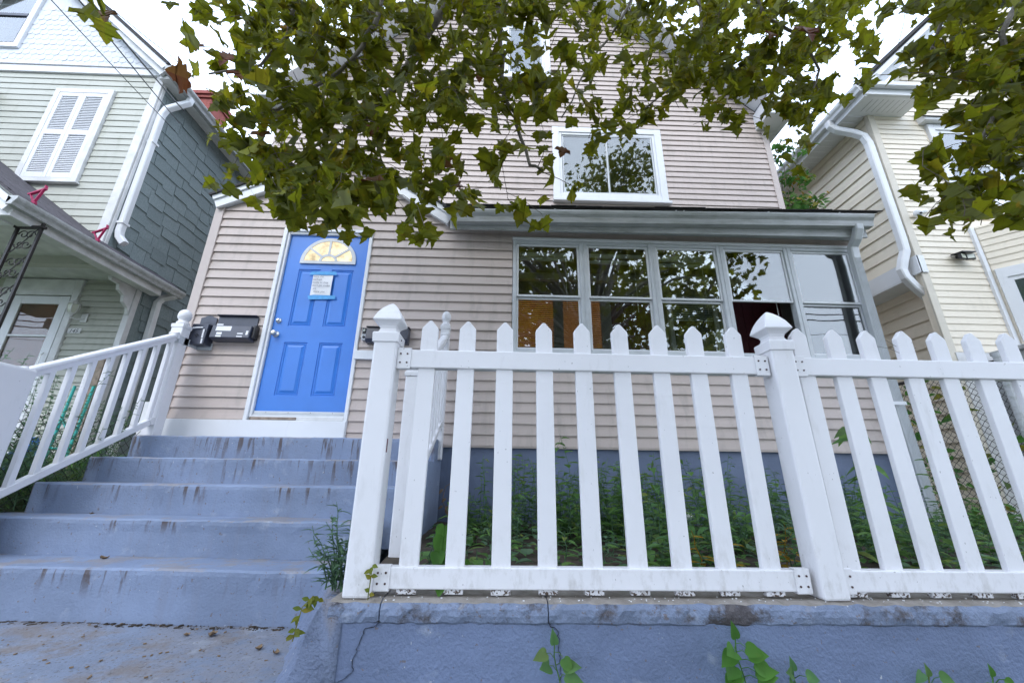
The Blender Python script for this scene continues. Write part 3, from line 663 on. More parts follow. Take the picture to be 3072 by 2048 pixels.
# rakes, soffit, roof of the main gable
OV = .34
def roof_side(sgn):
    ex = (4.53+.20 if sgn > 0 else -3.85-.20); ez = 7.62-.20*SL*1.0+.10
    k = Vector((ex-PX, 0, ez-PZ-.10)).normalized(); up = Vector((-k.z*sgn, 0, k.x*sgn)); up = up if up.z > 0 else -up
    A = Vector((PX, 0, PZ+.02)); B = Vector((ex, 0, ez-.08))
    m = MB(); o = [A+up*.03, B+up*.03, B+up*.18, A+up*.18]
    m.add([(p.x, UY-OV, p.z) for p in o]+[(p.x, 12.2, p.z) for p in o], [(0, 1, 2, 3), (7, 6, 5, 4), (0, 4, 5, 1), (1, 5, 6, 2), (2, 6, 7, 3), (3, 7, 4, 0)])
    r = part('roof', m, M['roof'], H)
    f = MB(); o = [A-up*.02, B-up*.02, B+up*.155, A+up*.155]; f.add([(p.x, UY-OV-.03, p.z) for p in o]+[(p.x, UY-OV-.001, p.z) for p in o], [(0, 1, 2, 3), (7, 6, 5, 4), (0, 4, 5, 1), (1, 5, 6, 2), (2, 6, 7, 3), (3, 7, 4, 0)])
    part('rake_board', f, M['white'], r, bevel=.004)
    L = (B-A).length; n = int(L/.20)
    for i in range(n):
        p, q = A.lerp(B, (i+.03)/n), A.lerp(B, (i+.97)/n); o = [p+up*.0, q+up*.0, q+up*.028, p+up*.028]
        s = MB().add([(v.x, UY-OV, v.z) for v in o]+[(v.x, UY+.0, v.z) for v in o], [(0, 1, 2, 3), (7, 6, 5, 4), (0, 4, 5, 1), (1, 5, 6, 2), (2, 6, 7, 3), (3, 7, 4, 0)])
        part('soffit_panel', s, M['white'], r)
    return r
roof_side(1); roof_side(-1)
for sgn in (1, -1):
    e = 4.53 if sgn > 0 else -3.85
    m = MB(); a, b = (e-.16, e+.20) if sgn > 0 else (e-.20, e+.16)
    m.prism([(a, 7.28), (b, 7.28), (b, 7.40), (e-.05, 7.74), (a, 7.60)] if sgn > 0 else [(a, 7.28), (b, 7.28), (b, 7.60), (e+.05, 7.74), (a, 7.40)], 'y', UY-OV-.04, UY-.005)
    part('eave_return', m, M['white'], H, bevel=.006)
    m = MB(); x0, x1 = (e, e+.20) if sgn > 0 else (e-.20, e); m.box(x0, x1, UY, 12.1, 7.28, 7.36); part('eave_soffit', m, M['white'], H)
    m = MB(); k_gutter(m, (e+.20*sgn, UY-OV-.04, 7.40), (e+.20*sgn, 12.1, 7.40), (sgn, 0, 0)); part('gutter', m, M['white'], H, closed=False)
# ---- porch roof, gutter, downspout
pr_ = MB(); pr_.add([(-.70, 3.835, 4.335), (4.30, 3.835, 4.420), (4.30, 5.46, 5.30), (-.70, 5.46, 5.30), (-.70, 3.835, 4.312), (4.30, 3.835, 4.397), (4.30, 5.46, 5.27), (-.70, 5.46, 5.27)], [(0, 1, 2, 3), (7, 6, 5, 4), (0, 4, 5, 1), (1, 5, 6, 2), (2, 6, 7, 3), (3, 7, 4, 0)])
pr = part('porch_roof', pr_, M['roof'], H)
for k in range(17):
    x = -.66+k*.295; z = 4.335+.017*(x+.7)+.002; dz = random.uniform(0, .012)
    part('shingle_tab', MB().obox((x+.14, 3.90, z+.036+dz), (.143, 0, .0024), (0, .085, .046), (0, -.003, .005)), M['roof'], pr)
m = MB(); k_gutter(m, (-.60, 3.955, 4.292), (4.25, 3.955, 4.385), (0, -1, 0), .135, .125)
gt = part('gutter', m, M['gutter'], H, closed=False)
for x in (.55, 1.93, 2.02, 3.0, 3.83): part('gutter_strap', MB().box(x, x+.018, 3.826, 3.95, 4.303+.0192*(x+.6)-.012, 4.308+.0192*(x+.6)-.010), M['white'], gt)
m = MB(); m.add([(-.62, 3.957, 4.11), (4.22, 3.957, 4.15), (4.22, 3.957, 4.36), (-.62, 3.957, 4.30), (-.62, 3.98, 4.11), (4.22, 3.98, 4.15), (4.22, 3.98, 4.36), (-.62, 3.98, 4.30)], [(0, 1, 2, 3), (7, 6, 5, 4), (0, 4, 5, 1), (1, 5, 6, 2), (2, 6, 7, 3), (3, 7, 4, 0)])
part('fascia', m, M['gutter'], H); part('soffit', MB().box(-.62, 4.20, 3.981, FY-.004, 4.205, 4.225), M['alu'], H)
ds = MB(); ds.rtube([(4.075, 3.90, 4.27), (4.075, 3.90, 4.22), (4.070, 3.95, 4.12), (4.068, 4.02, 4.05), (4.066, 4.03, 3.9), (4.05, 4.02, 2.4), (4.06, 3.99, 1.12)], .048, .036)
dsp = part('downspout', ds, M['alu'], H)
rb = MB()
for k in range(5): rb.tube([(4.035+k*.016, 4.03-.0385, 3.9), (4.019+k*.016, 4.02-.0385, 2.4), (4.029+k*.016, 3.99-.0385, 1.13)], .0035, 5)
part('ribs', rb, M['alu'], dsp); part('downspout_bracket', MB().box(3.96, 4.11, 3.972, 3.978, 2.20, 2.235).box(3.96, 3.99, 3.978, 4.12, 2.20, 2.235), M['white'], dsp)
# ---- entry gable roof
GP = (-1.90, 5.273)
def gable_side(x, z, name):
    A = Vector((GP[0], 0, GP[1])); B = Vector((x, 0, z)); k = (B-A).normalized(); up = Vector((-k.z, 0, k.x)); up = up if up.z > 0 else -up
    def slab(lo, hi, y0, y1, mat, nm, par, ext=0):
        o = [A+up*lo, B+k*ext+up*lo, B+k*ext+up*hi, A+up*hi]
        return part(nm, MB().add([(p.x, y0, p.z) for p in o]+[(p.x, y1, p.z) for p in o], [(0, 1, 2, 3), (7, 6, 5, 4), (0, 4, 5, 1), (1, 5, 6, 2), (2, 6, 7, 3), (3, 7, 4, 0)]), mat, par)
    r = slab(-.012, .012, 4.015, 5.46, M['roof'], name, H, .02)
    slab(-.175, -.013, 4.055, 4.085, M['white'], 'rake_board', r); slab(-.07, -.014, 4.036, 4.054, M['white'], 'rake_moulding', r)
    slab(-.165, -.02, 4.086, 4.128, M['white'], 'rake_soffit', r)
part('ridge_cap', MB().prism([(-2.02, 5.02), (-1.78, 5.02), (-1.78, 5.12), (-1.90, 5.20), (-2.02, 5.14)], 'y', 4.058, 4.083), M['white'], H)
gable_side(-3.425, 4.535, 'entry_roof'); gable_side(-.575, 4.39, 'entry_roof')

# ================================================================= the pale green house next door
G = thing('house', 'pale green clapboard house with white scale shingle gable and slate coloured side wall', 'house', (-7.6, 6.5, .6))
GY, GX = 5.2, -5.72
def gslope(x): return 4.42+.627*(-5.5-x)          # porch roof surface height
gm = MB(); gm.prism([(-11.2, 4.2), (GX, 4.2), (GX, 7.79), (-8.45, 10.27), (-11.2, 7.79)], 'y', GY+.002, GY+.12); gm.box(GX-.12, GX-.002, GY+.12, 12, 4.40, 7.7).box(GX-.12, GX-.002, 6.06, 12, 1.3, 4.398)
gw = part('wall', gm, M['green_siding'], G)
def g_iv(z, zt):
    def left(q): return max(-9.6, -5.72-(q-4.42)/.627) if q < 7.0 else -9.6
    l0, l1 = -9.6, -9.6
    r = -5.84
    b = max(-9.6, min(r, -5.44-(z-4.36)/.69)); t = max(-9.6, min(r, -5.44-(zt-4.36)/.69))
    return cut([(b, t, r, r)], [(-7.34, -6.40, 5.50, 7.36)], z, zt)
clapboards(gw, (0, GY, 0), (1, 0, 0), (0, -1, 0), g_iv, 4.50, 7.72, .1195, M['green_siding'], .013)
part('corner_board', MB().box(-5.845, -5.715, GY-.028, GY+.0, 4.55, 7.72).box(-5.718, -5.700, GY, GY+.05, 4.55, 7.72), M['old_white'], G, bevel=.004)
part('frieze_board', MB().box(-9.8, -5.75, GY-.04, GY+.0, 7.72, 7.86).box(-9.8, -5.75, GY-.06, GY+.0, 7.86, 7.885), M['white'], G, bevel=.005)
# scale shingles in the gable
sc = MB(); n = 9; w, h = .118, .150
pts = [(-w/2, h*1.25), (-w/2, .03)]+[(w/2*math.sin(RAD(a)), .045-.045*math.cos(RAD(a))) for a in range(-80, 81, 20)]+[(w/2, .03), (w/2, h*1.25)]
vs = [(x, -.006-.006*(1-z/h), z) for x, z in pts]+[(x, .002, z) for x, z in pts]; n = len(pts)
sc.add(vs, [tuple(range(n)), tuple(range(2*n-1, n-1, -1))]+[(i, i+n, (i+1) % n+n, (i+1) % n) for i in range(n)])
gable = part('gable', MB().prism([(-9.8, 7.88), (-5.9, 7.88), (-8.45, 10.20)], 'y', GY-.012, GY-.001), M['scale'], G)
first = None
for j in range(12):
    z = 7.885+j*.118
    for i in range(40):
        x = -9.62+i*.1215+(.06 if j % 2 else 0)
        if x > -5.95-(z-7.9)/.91-.05 or x < -9.55 or (x < -8.30 and z > 8.20): continue
        if first is None:
            first = part('scale_shingle', sc, M['scale'], None); first.parent = gable; ORG[first] = ORG[gable]; first.location = (0, 0, 0); first.data.transform(Matrix.Identity(4))
            bb = [v.co for v in first.data.vertices]; base = Vector((0, 0, 0))
            # re-centre the mesh at its own lower middle
            ox = sum(v.x for v in bb)/len(bb)
            first.location = Vector((x, GY-.013-random.uniform(0, .002), z))-ORG[gable]
        else:
            o = first.copy(); COL.objects.link(o); o.location = Vector((x, GY-.013-random.uniform(0, .003), z+random.uniform(-.003, .003)))-ORG[gable]
gf = part('window', frame_rect(MB(), -9.15, -8.30, 8.24, 9.85, .09, GY-.06, GY-.0), M['white'], G, bevel=.004)
part('sash', frame_rect(MB(), -9.06, -8.39, 8.33, 9.02, .035, GY-.045, GY-.012).box(-9.03, -8.42, GY-.05, GY-.012, 8.99, 9.05), M['mailblack'], gf)
part('pane', MB().box(-9.03, -8.42, GY-.03, GY-.026, 8.36, 9.76), M['glass'], gf); part('dark_room', MB().box(-9.05, -8.4, GY-.020, GY-.014, 8.35, 9.76), M['room_floor'], gf)
gr = MB()
for k in range(3): gr.box(-8.99+k*.2, -8.98+k*.2, GY-.026, GY-.022, 8.36, 9.7)
for k in range(6): gr.box(-9.03, -8.42, GY-.026, GY-.022, 8.48+k*.2, 8.49+k*.2)
part('grille', gr, M['curtain'], gf)
def slab_between(A, B, lo, hi, y0, y1):
    A, B = Vector((A[0], 0, A[1])), Vector((B[0], 0, B[1])); k = (B-A).normalized(); up = Vector((-k.z, 0, k.x)); up = up if up.z > 0 else -up
    o = [A+up*lo, B+up*lo, B+up*hi, A+up*hi]
    return MB().add([(p.x, y0, p.z) for p in o]+[(p.x, y1, p.z) for p in o], [(0, 1, 2, 3), (7, 6, 5, 4), (0, 4, 5, 1), (1, 5, 6, 2), (2, 6, 7, 3), (3, 7, 4, 0)])
for e in (-5.52, -11.4):
    ez = 7.72
    r = part('roof', slab_between((-8.45, 10.36), (e, ez), .0, .05, GY-.26, 12.2), M['roof'], G)
    part('rake_board', slab_between((-8.45, 10.36), (e, ez), -.19, -.003, GY-.18, GY-.14), M['old_white'], r); part('rake_crown', slab_between((-8.45, 10.36), (e, ez), -.10, -.002, GY-.24, GY-.185), M['white'], r)
    part('rake_soffit', slab_between((-8.45, 10.36), (e, ez), -.10, -.02, GY-.138, GY-.004), M['old_white'], r)
m = MB(); k_gutter(m, (-5.53, GY-.25, 7.69), (-5.53, 12, 7.69), (1, 0, 0)); part('gutter', m, M['gutter'], G, closed=False)
part('eave_soffit', MB().box(-5.70, -5.53, GY-.12, 12, 7.56, 7.62), M['old_white'], G)
m = MB(); m.rtube([(-5.47, 5.47, 7.57), (-5.47, 5.46, 7.47), (-5.52, 5.38, 7.33), (-5.63, 5.30, 7.15), (-5.655, 5.28, 7.0), (-5.655, 5.30, 4.80), (-5.64, 5.31, 4.72), (-5.56, 5.33, 4.62)], .045, .045)
dp = part('downspout', m, M['white'], G); 
for z in (6.42, 4.92): part('strap', MB().box(-5.715, -5.60, 5.24, 5.36, z, z+.035), M['white'], dp)
# slate coloured shingles on the side wall
sd_ = part('side_wall', MB().box(GX-.02, GX+.004, GY+.05, 12, 4.38, 7.6).box(GX-.02, GX+.003, 5.99, 12, 1.3, 4.379), M['green_shingle'], G)
tile = None; ycount = 0
for j in range(27):
    z = 7.42-j*.205; y = 5.24-random.uniform(0, .25)
    while y < 8.3:
        wd = random.choice((.24, .30, .34, .40)); zz = z+random.choice((-.045, -.02, 0, 0, .02, .04))+random.uniform(-.01, .01)
        if y+wd > 5.25 and zz > (4.45 if y < 6.0 else 1.6):
            a = max(y, 5.25); mb = MB(); x = GX+.004
            q_ = random.uniform(.012, .022); mb.add([(x+q_, a, zz), (x+q_, y+wd-.006, zz+random.uniform(-.012, .012)), (x+.004, y+wd-.006, zz+.27), (x+.004, a, zz+.27), (x-.001, a, zz), (x-.001, y+wd-.006, zz), (x-.001, y+wd-.006, zz+.27), (x-.001, a, zz+.27)],
                   [(0, 1, 2, 3), (7, 6, 5, 4), (0, 4, 5, 1), (1, 5, 6, 2), (2, 6, 7, 3), (3, 7, 4, 0)])
            if ycount < 295: part('shingle', mb, M['green_shingle'], sd_); ycount += 1
        y += wd
# chimney
ch = MB(); ch.box(-7.86, -7.22, 7.7, 8.3, 8.6, 10.12); ch.box(-7.90, -7.18, 7.66, 8.34, 10.12, 10.2); ch.box(-7.94, -7.14, 7.62, 8.38, 10.2, 10.28); ch.box(-7.90, -7.18, 7.66, 8.34, 10.28, 10.34)
chim = part('chimney', ch, M['redbrick'], G); part('chimney_cap', MB().box(-7.72, -7.36, 7.85, 8.15, 10.34, 10.52), M['gutter'], chim)
# hood roof at the far left of the upper wall
part('hood_roof', MB().prism([(-9.6, 7.56), (-8.30, 7.22), (-8.28, 7.31), (-9.6, 7.70)], 'y', GY-.5, GY-.03), M['purple_roof'], G); part('hood_fascia', MB().prism([(-9.6, 7.44), (-8.34, 7.12), (-8.31, 7.218), (-9.6, 7.555)], 'y', GY-.52, GY-.05), M['white'], G)
# louvred shutters
sh = thing('shutters', 'pair of closed white louvred shutters on the pale green upper wall', 'shutters', (-6.87, GY-.03, 5.55))
part('casing', frame_rect(MB(), -7.33, -6.405, 5.55, 7.36, .085, GY-.055, GY-.0, .055).box(-7.36, -6.38, GY-.07, GY, 5.52, 5.552), M['old_white'], sh, bevel=.004)
for a, b in ((-7.243, -6.872), (-6.868, -6.491)):
    leaf = part('shutter_leaf', MB().box(a, a+.055, GY-.05, GY-.012, 5.607, 7.272).box(b-.055, b, GY-.05, GY-.012, 5.607, 7.272).box(a+.055, b-.055, GY-.05, GY-.012, 5.607, 5.70).box(a+.055, b-.055, GY-.05, GY-.012, 6.42, 6.52).box(a+.055, b-.055, GY-.05, GY-.012, 7.20, 7.272), M['white'], sh, bevel=.003)
    part('back', MB().box(a+.05, b-.05, GY-.013, GY-.006, 5.62, 7.25), M['curtain'], leaf)
    s0 = None
    for z0 in [5.715+.034*k for k in range(21)]+[6.535+.034*k for k in range(20)]:
        if s0 is None: s0 = part('slat', MB().obox(((a+b)/2, GY-.030, 5.715), ((b-a)/2-.054, 0, 0), (0, .009, .0195), (0, -.003, .0014)), M['white'], leaf); zb = z0
        else: again(s0, leaf, (0, 0, z0-5.715))
# ---- porch of the green house
part('porch_roof', MB().add([(-5.44, 3.93, 4.36), (-5.44, 6.42, 4.36), (-8.6, 6.42, 6.54), (-8.6, 3.93, 6.54), (-5.44, 3.93, 4.33), (-5.44, 6.42, 4.33), (-8.6, 6.42, 6.51), (-8.6, 3.93, 6.51)], [(0, 1, 2, 3), (7, 6, 5, 4), (0, 4, 5, 1), (1, 5, 6, 2), (2, 6, 7, 3), (3, 7, 4, 0)]), M['purple_roof'], G)
for j in range(12):
    x = -5.44-j*.12; z = 4.36+.69*(-5.44-x)-.004; y = 3.93+random.uniform(-.1, 0)
    while y < (6.42 if x > -5.7 else 5.2):
        part('roof_shingle', MB().obox((x-.075, max(3.93, y)/2+min(y+.30, 6.42)/2, z+.052), (.085, 0, -.0587), (0, (min(y+.30, 6.42)-max(3.93, y))/2-.004, 0), (.006, 0, .0096)), M['purple_roof'], G); y += .31
m = MB(); k_gutter(m, (-5.50, 3.90, 4.345), (-5.50, 6.44, 4.345), (1, 0, 0), .11, .11); part('gutter', m, M['gutter'], G, closed=False)
part('porch_beam', MB().box(-5.66, -5.50, 3.98, 6.10, 4.14, 4.30), M['old_white'], G, bevel=.006)
part('porch_rake', slab_between((-8.6, 6.48), (-5.45, 4.31), -.16, -.002, 3.93, 3.98), M['white'], G); part('porch_rake_moulding', slab_between((-8.6, 6.48), (-5.45, 4.31), -.07, -.003, 3.90, 3.928), M['white'], G)
part('porch_front_beam', MB().box(-9, -5.66, 4.02, 4.16, 4.12, 4.32), M['white'], G, bevel=.005)
part('porch_ceiling', MB().box(-9.2, -5.66, 4.16, 5.95, 4.325, 4.35), M['old_white'], G)
lw = part('porch_wall', MB().box(-9.2, GX-.02, 5.955, 6.05, 1.2, 4.4), M['green_siding'], G)
clapboards(lw, (0, 5.95, 0), (1, 0, 0), (0, -1, 0), lambda z, zt: cut([(-6.56, -6.56, -5.78, -5.78)], [], z, zt), 1.7, 4.28, .098, M['green_siding'], .024)
part('corner_board', MB().box(-5.79, -5.70, 5.90, 5.99, 1.4, 4.30), M['old_white'], G, bevel=.005)
br = MB(); br.prism([(5.88, 4.16), (5.45, 4.16), (5.47, 4.11), (5.60, 4.10), (5.62, 4.02), (5.72, 3.98), (5.74, 3.88), (5.84, 3.82), (5.88, 3.72)], 'x', -5.75, -5.70); part('porch_bracket', br, M['old_white'], G, bevel=.004)
m = MB(); m.rtube([(-5.45, 6.36, 4.30), (-5.50, 6.33, 4.24), (-5.60, 6.26, 4.17), (-5.64, 6.24, 4.08), (-5.64, 6.25, 3.7), (-5.64, 6.27, 1.6)], .045, .045); part('downspout', m, M['old_white'], G)
fd = part('door_casing', MB().box(-7.75, -7.52, 5.90, 5.955, 1.4, 4.30).box(-6.66, -6.56, 5.90, 5.955, 1.4, 4.30).box(-7.52, -6.66, 5.90, 5.955, 4.03, 4.30), M['old_white'], G, bevel=.004)
sdr = part('storm_door', frame_rect(MB(), -7.505, -6.675, 1.5, 4.015, .13, 5.905, 5.945, .75).box(-7.375, -6.805, 5.905, 5.94, 3.355, 3.385), M['white'], G, bevel=.004)
part('pane', MB().box(-7.38, -6.80, 5.925, 5.93, 2.24, 3.89), M['glass_dark'], sdr); part('inner_door', MB().box(-7.38, -6.80, 5.947, 5.953, 1.6, 3.90), M['doorbrown'], sdr)
part('handle', MB().tube([(-6.72, 5.89, 3.10), (-6.72, 5.86, 3.06), (-6.72, 5.86, 2.9), (-6.72, 5.89, 2.86)], .008, 6), M['brass'], sdr)
part('porch_post_lower', MB().box(-5.80, -5.71, 5.78, 5.87, .9, 3.0), M['wood'], G)
# house number
hn = single('house_number', MB().box(-6.545, -6.355, 5.925, 5.931, 3.425, 3.505), M['old_white'], 'small pale plate with house number 145 beside the storm door', 'house number')
text_part('digits', '145', .088, M['black'], hn, (-6.525, 5.924, 3.434), shear=.25)
# wall lantern
la = thing('wall_lantern', 'white glass carriage lantern on the wall beside house number 145', 'lantern', (-6.41, 5.86, 3.6))
part('roof', MB().lathe((-6.45, 5.80, 3.84), [(.075, 0), (.07, .015), (.045, .04), (.018, .065), (.012, .09), (.016, .10), (.004, .12)], 12), M['old_white'], la)
part('glass', MB().lathe((-6.45, 5.80, 3.70), [(.045, 0), (.062, .05), (.068, .10), (.066, .138)], 6), M['lens'], la)
cg = MB()
for k in range(6):
    a = k*math.pi/3; cg.tube([(-6.45+.048*math.cos(a), 5.80+.048*math.sin(a), 3.70), (-6.45+.066*math.cos(a), 5.80+.066*math.sin(a), 3.76), (-6.45+.070*math.cos(a), 5.80+.070*math.sin(a), 3.84)], .006, 5)
part('cage', cg, M['old_white'], la); part('stem', MB().lathe((-6.45, 5.80, 3.61), [(.012, 0), (.022, .02), (.016, .05), (.046, .092)], 10).tube([(-6.45, 5.80, 3.64), (-6.40, 5.85, 3.62), (-6.36, 5.92, 3.66)], .014, 8), M['old_white'], la)
part('backplate', MB().box(-6.42, -6.32, 5.915, 5.935, 3.60, 3.74), M['old_white'], la, bevel=.012, seg=2)
# wrought iron porch post
ip = thing('iron_post', 'black wrought iron scrollwork post holding up the green house porch', 'post', (-5.53, 4.22, 2.0))
for x in (-5.665, -5.395): part('upright', MB().box(x-.013, x+.013, 4.207, 4.233, 1.4, 4.20), M['iron'], ip)
part('plate', MB().box(-5.70, -5.36, 4.20, 4.24, 4.13, 4.16), M['iron'], ip)
def scroll(cx, cz, s, fx, fz):
    pts = []
    for k in range(26):
        t = k/25; a = t*4.4*math.pi/2; r = s*(1-.72*t); pts.append((cx+fx*(r*math.cos(a)-s*.2), 4.22, cz+fz*r*math.sin(a)))
    return pts
for k in range(7):
    z = 3.98-k*.36; o = MB()
    for fx in (1, -1):
        for fz in (1, -1): o.tube(scroll(-5.53+fx*.050, z+fz*.065, .058, fx, fz), .006, 5)
    o.tube([(-5.655, 4.22, z-.19), (-5.59, 4.22, z-.11), (-5.53, 4.22, z-.02), (-5.47, 4.22, z+.09), (-5.405, 4.22, z+.17)], .006, 5)
    part('scroll', o, M['iron'], ip)
# roof jacks left on the porch roof
for y0, nm in ((4.13, 'magenta metal roof bracket at the outer end of the porch gutter'), (4.92, 'magenta metal roof bracket beside the white corner board')):
    rj = thing('roof_bracket', nm, 'roof bracket', (-5.56, y0, 4.46), 'roof brackets on the porch roof')
    part('shelf', MB().beam((-5.60, y0, 4.53), (-5.43, y0, 4.615), .03, .016).beam((-5.434, y0, 4.61), (-5.44, y0, 4.66), .03, .010, up=(1, 0, 0)), M['pink'], rj)
    part('leg', MB().beam((-5.45, y0, 4.60), (-5.50, y0, 4.42), .026, .010, up=(1, 0, 0)).beam((-5.58, y0, 4.54), (-5.50, y0, 4.42), .026, .010, up=(1, 0, 0)).box(-5.525, -5.475, y0-.015, y0+.015, 4.40, 4.43), M['pink'], rj)
# things in the side yard
tb = thing('trolley', 'teal framed handcart standing behind the weeds by the green house', 'cart', (-5.0, 4.9, 1.2))
part('frame', MB().tube([(-5.08, 4.85, 1.25), (-5.08, 4.9, 2.42), (-4.86, 4.9, 2.42), (-4.86, 4.85, 1.25)], .016, 8).tube([(-5.08, 4.88, 1.7), (-4.86, 4.88, 1.7)], .014, 8).tube([(-5.08, 4.88, 2.05), (-4.86, 4.88, 1.75)], .013, 8), M['teal'], tb)
for x in (-5.14, -4.80): part('wheel', MB().tube([(x-.02, 4.86, 1.3), (x+.02, 4.86, 1.3)], .11, 14), M['black'], tb)
bb = thing('plastic_bag', 'crumpled bright blue plastic bag behind the weeds', 'bag', (-5.45, 5.0, 1.2)); m = MB(); m.lathe((-5.45, 5.0, 1.25), [(.12, 0), (.14, .2), (.12, .35), (.10, .45), (.06, .52), (.03, .58)], 14)
m.v = [(x+noise.noise(Vector((x*9, y*9, z*9)))*.05, y+noise.noise(Vector((x*9+5, y*9, z*9)))*.05, z) for x, y, z in m.v]; part('sack', m, M['bluebag'], bb, smooth=False)
br = thing('porch_railing', 'low black iron railing along the green house porch', 'railing', (-6.3, 4.3, 1.3))
part('top_rail', MB().beam((-7.4, 4.28, 2.36), (-5.3, 4.28, 2.36), .03, .025), M['iron'], br); part('bottom_rail', MB().beam((-7.4, 4.28, 1.55), (-5.3, 4.28, 1.55), .03, .025), M['iron'], br)
b0 = part('baluster', MB().box(-7.40, -7.388, 4.274, 4.286, 1.4, 2.35), M['iron'], br)
for k in range(1, 18): again(b0, br, (k*.123, 0, 0))

# ================================================================= the cream house
Cc = thing('house', 'cream vinyl sided house with deep white eaves and a bay', 'house', (8.5, 8, .9))
CY, CX = 5.2, 6.20
cm = MB(); cm.prism([(CX, 1.0), (11.5, 1.0), (11.5, 8.2), (9.4, 10.9), (CX, 7.52)], 'y', CY+.002, CY+.1); cm.box(CX+.002, CX+.1, CY+.1, 12.5, 4.42, 7.5); cm.box(CX+.38, CX+.46, CY+.1, 12.5, .9, 4.45)
cw = part('wall', cm, M['cream'], Cc)
def c_iv(z, zt):
    def l(q): return CX+.09+max(0, (q-7.55)/1.0)
    r = 7.18 if z < 5.3 else 9.6
    return cut([(l(z), l(zt), r, r)], [(7.10, 9.0, 5.62, 7.42)], z, zt)
clapboards(cw, (0, CY, 0), (1, 0, 0), (0, -1, 0), c_iv, 3.19, 9.9, .104, M['cream'], .012)
csw = part('side_wall', MB().box(CX+.0, CX+.003, CY+.05, 12.4, 4.66, 7.5), M['cream'], Cc)
clapboards(csw, (CX, 0, 0), (0, 1, 0), (-1, 0, 0), lambda z, zt: [(CY+.06, CY+.06, 8.4, 8.4)], 4.67, 7.42, .203, M['cream'], .022)
clapboards(csw, (CX+.38, 0, 0), (0, 1, 0), (-1, 0, 0), lambda z, zt: [(CY+.09, CY+.09, 8.4, 8.4)], 1.2, 4.40, .203, M['cream'], .030)
part('corner_board', MB().box(CX-.028, CX+.085, CY-.028, CY+.0, 1.2, 7.52).box(CX-.028, CX+.0, CY, CY+.06, 4.45, 7.52), M['cream_trim'], Cc, bevel=.004)
part('fascia_band', MB().box(CX-.03, CX-.004, CY+.06, 8.6, 4.42, 4.67), M['white'], Cc); part('overhang_soffit', MB().box(CX-.028, CX+.38, CY+.1, 8.6, 4.395, 4.418), M['white'], Cc)
part('overhang_box', MB().box(CX-.05, CX+.06, CY-.05, CY-.03, 4.40, 4.68).box(CX-.06, CX-.03, CY-.05, CY+.06, 4.40, 4.68), M['white'], Cc)
part('foundation', MB().box(CX+.05, 11.4, CY+.0-.04, CY+.001, .8, 3.17), M['old_white'], Cc)
# eaves: soffit, fascia, gutter, return
part('eave_fascia', MB().box(5.80, 5.84, CY-.40, 12.4, 7.40, 7.60), M['white'], Cc)
for k in range(26): part('soffit_panel', MB().box(5.842, CX-.005, CY-.38+k*.135+.004, CY-.38+k*.135+.131, 7.44, 7.452), M['white'], Cc)
part('return_soffit', MB().box(5.842, 6.78, CY-.385, CY-.005, 7.420, 7.435), M['white'], Cc)
for k in range(8): part('soffit_vent', MB().box(6.0+k*.09, 6.008+k*.09, CY-.33, CY-.09, 7.416, 7.4195), M['gutter'], Cc)
part('return_fascia', MB().box(5.80, 6.80, CY-.42, CY-.388, 7.42, 7.58).box(6.78, 6.80, CY-.388, CY-.0, 7.42, 7.58), M['white'], Cc, bevel=.004)
part('return_gutter', MB().box(5.74, 6.84, CY-.50, CY-.422, 7.53, 7.62), M['white'], Cc, bevel=.01)
m = MB(); k_gutter(m, (5.80, CY-.42, 7.62), (5.80, 12.4, 7.62), (-1, 0, 0)); part('gutter', m, M['white'], Cc, closed=False)
part('roof', slab_between((9.4, 11.15), (5.72, 7.60), .0, .05, CY-.44, 12.5), M['roof'], Cc); part('rake_board', slab_between((9.4, 11.13), (5.80, 7.62), -.21, -.003, CY-.20, CY-.16), M['white'], Cc); part('rake_moulding', slab_between((9.4, 11.13), (5.80, 7.62), -.09, -.003, CY-.40, CY-.205), M['white'], Cc)
m = MB(); m.rtube([(5.735, 5.44, 7.52), (5.74, 5.44, 7.42), (5.80, 5.41, 7.32), (5.98, 5.30, 7.14), (6.07, 5.25, 7.02), (6.10, 5.235, 6.85), (6.09, 5.22, 5.0), (6.08, 5.22, 4.78), (6.02, 5.24, 4.62), (5.98, 5.26, 4.48), (6.0, 5.26, 4.36), (6.12, 5.28, 4.22), (6.30, 5.31, 4.06), (6.38, 5.32, 3.95), (6.40, 5.33, 3.6), (6.40, 5.33, 1.3)], .056, .050)
part('downspout', m, M['white'], Cc, smooth=False)
wm_ = part('window', frame_rect(MB(), 7.14, 8.9, 5.62, 7.24, .11, CY-.05, CY+.04), M['white'], Cc, bevel=.004)
part('window_hood', MB().prism([(CY-.14, 7.30), (CY-.0, 7.48), (CY-.0, 7.26), (CY-.13, 7.26)], 'x', 7.04, 9.0), M['white'], wm_); part('hood_shingles', MB().prism([(CY-.16, 7.302), (CY-.0, 7.50), (CY-.0, 7.482), (CY-.145, 7.30)], 'x', 7.03, 9.0), M['roof'], wm_)
for a, b in ((7.25, 8.0), (8.06, 8.79)):
    part('sash', frame_rect(MB(), a, b, 5.73, 7.13, .05, CY-.03, CY+.0).box(a, b, CY-.035, CY, 6.40, 6.46), M['white'], wm_); part('pane', MB().box(a+.04, b-.04, CY-.018, CY-.012, 5.76, 7.10), M['glass'], wm_)
part('dark_room', MB().box(7.25, 8.79, CY-.006, CY-.001, 5.73, 7.13), M['curtain'], wm_)
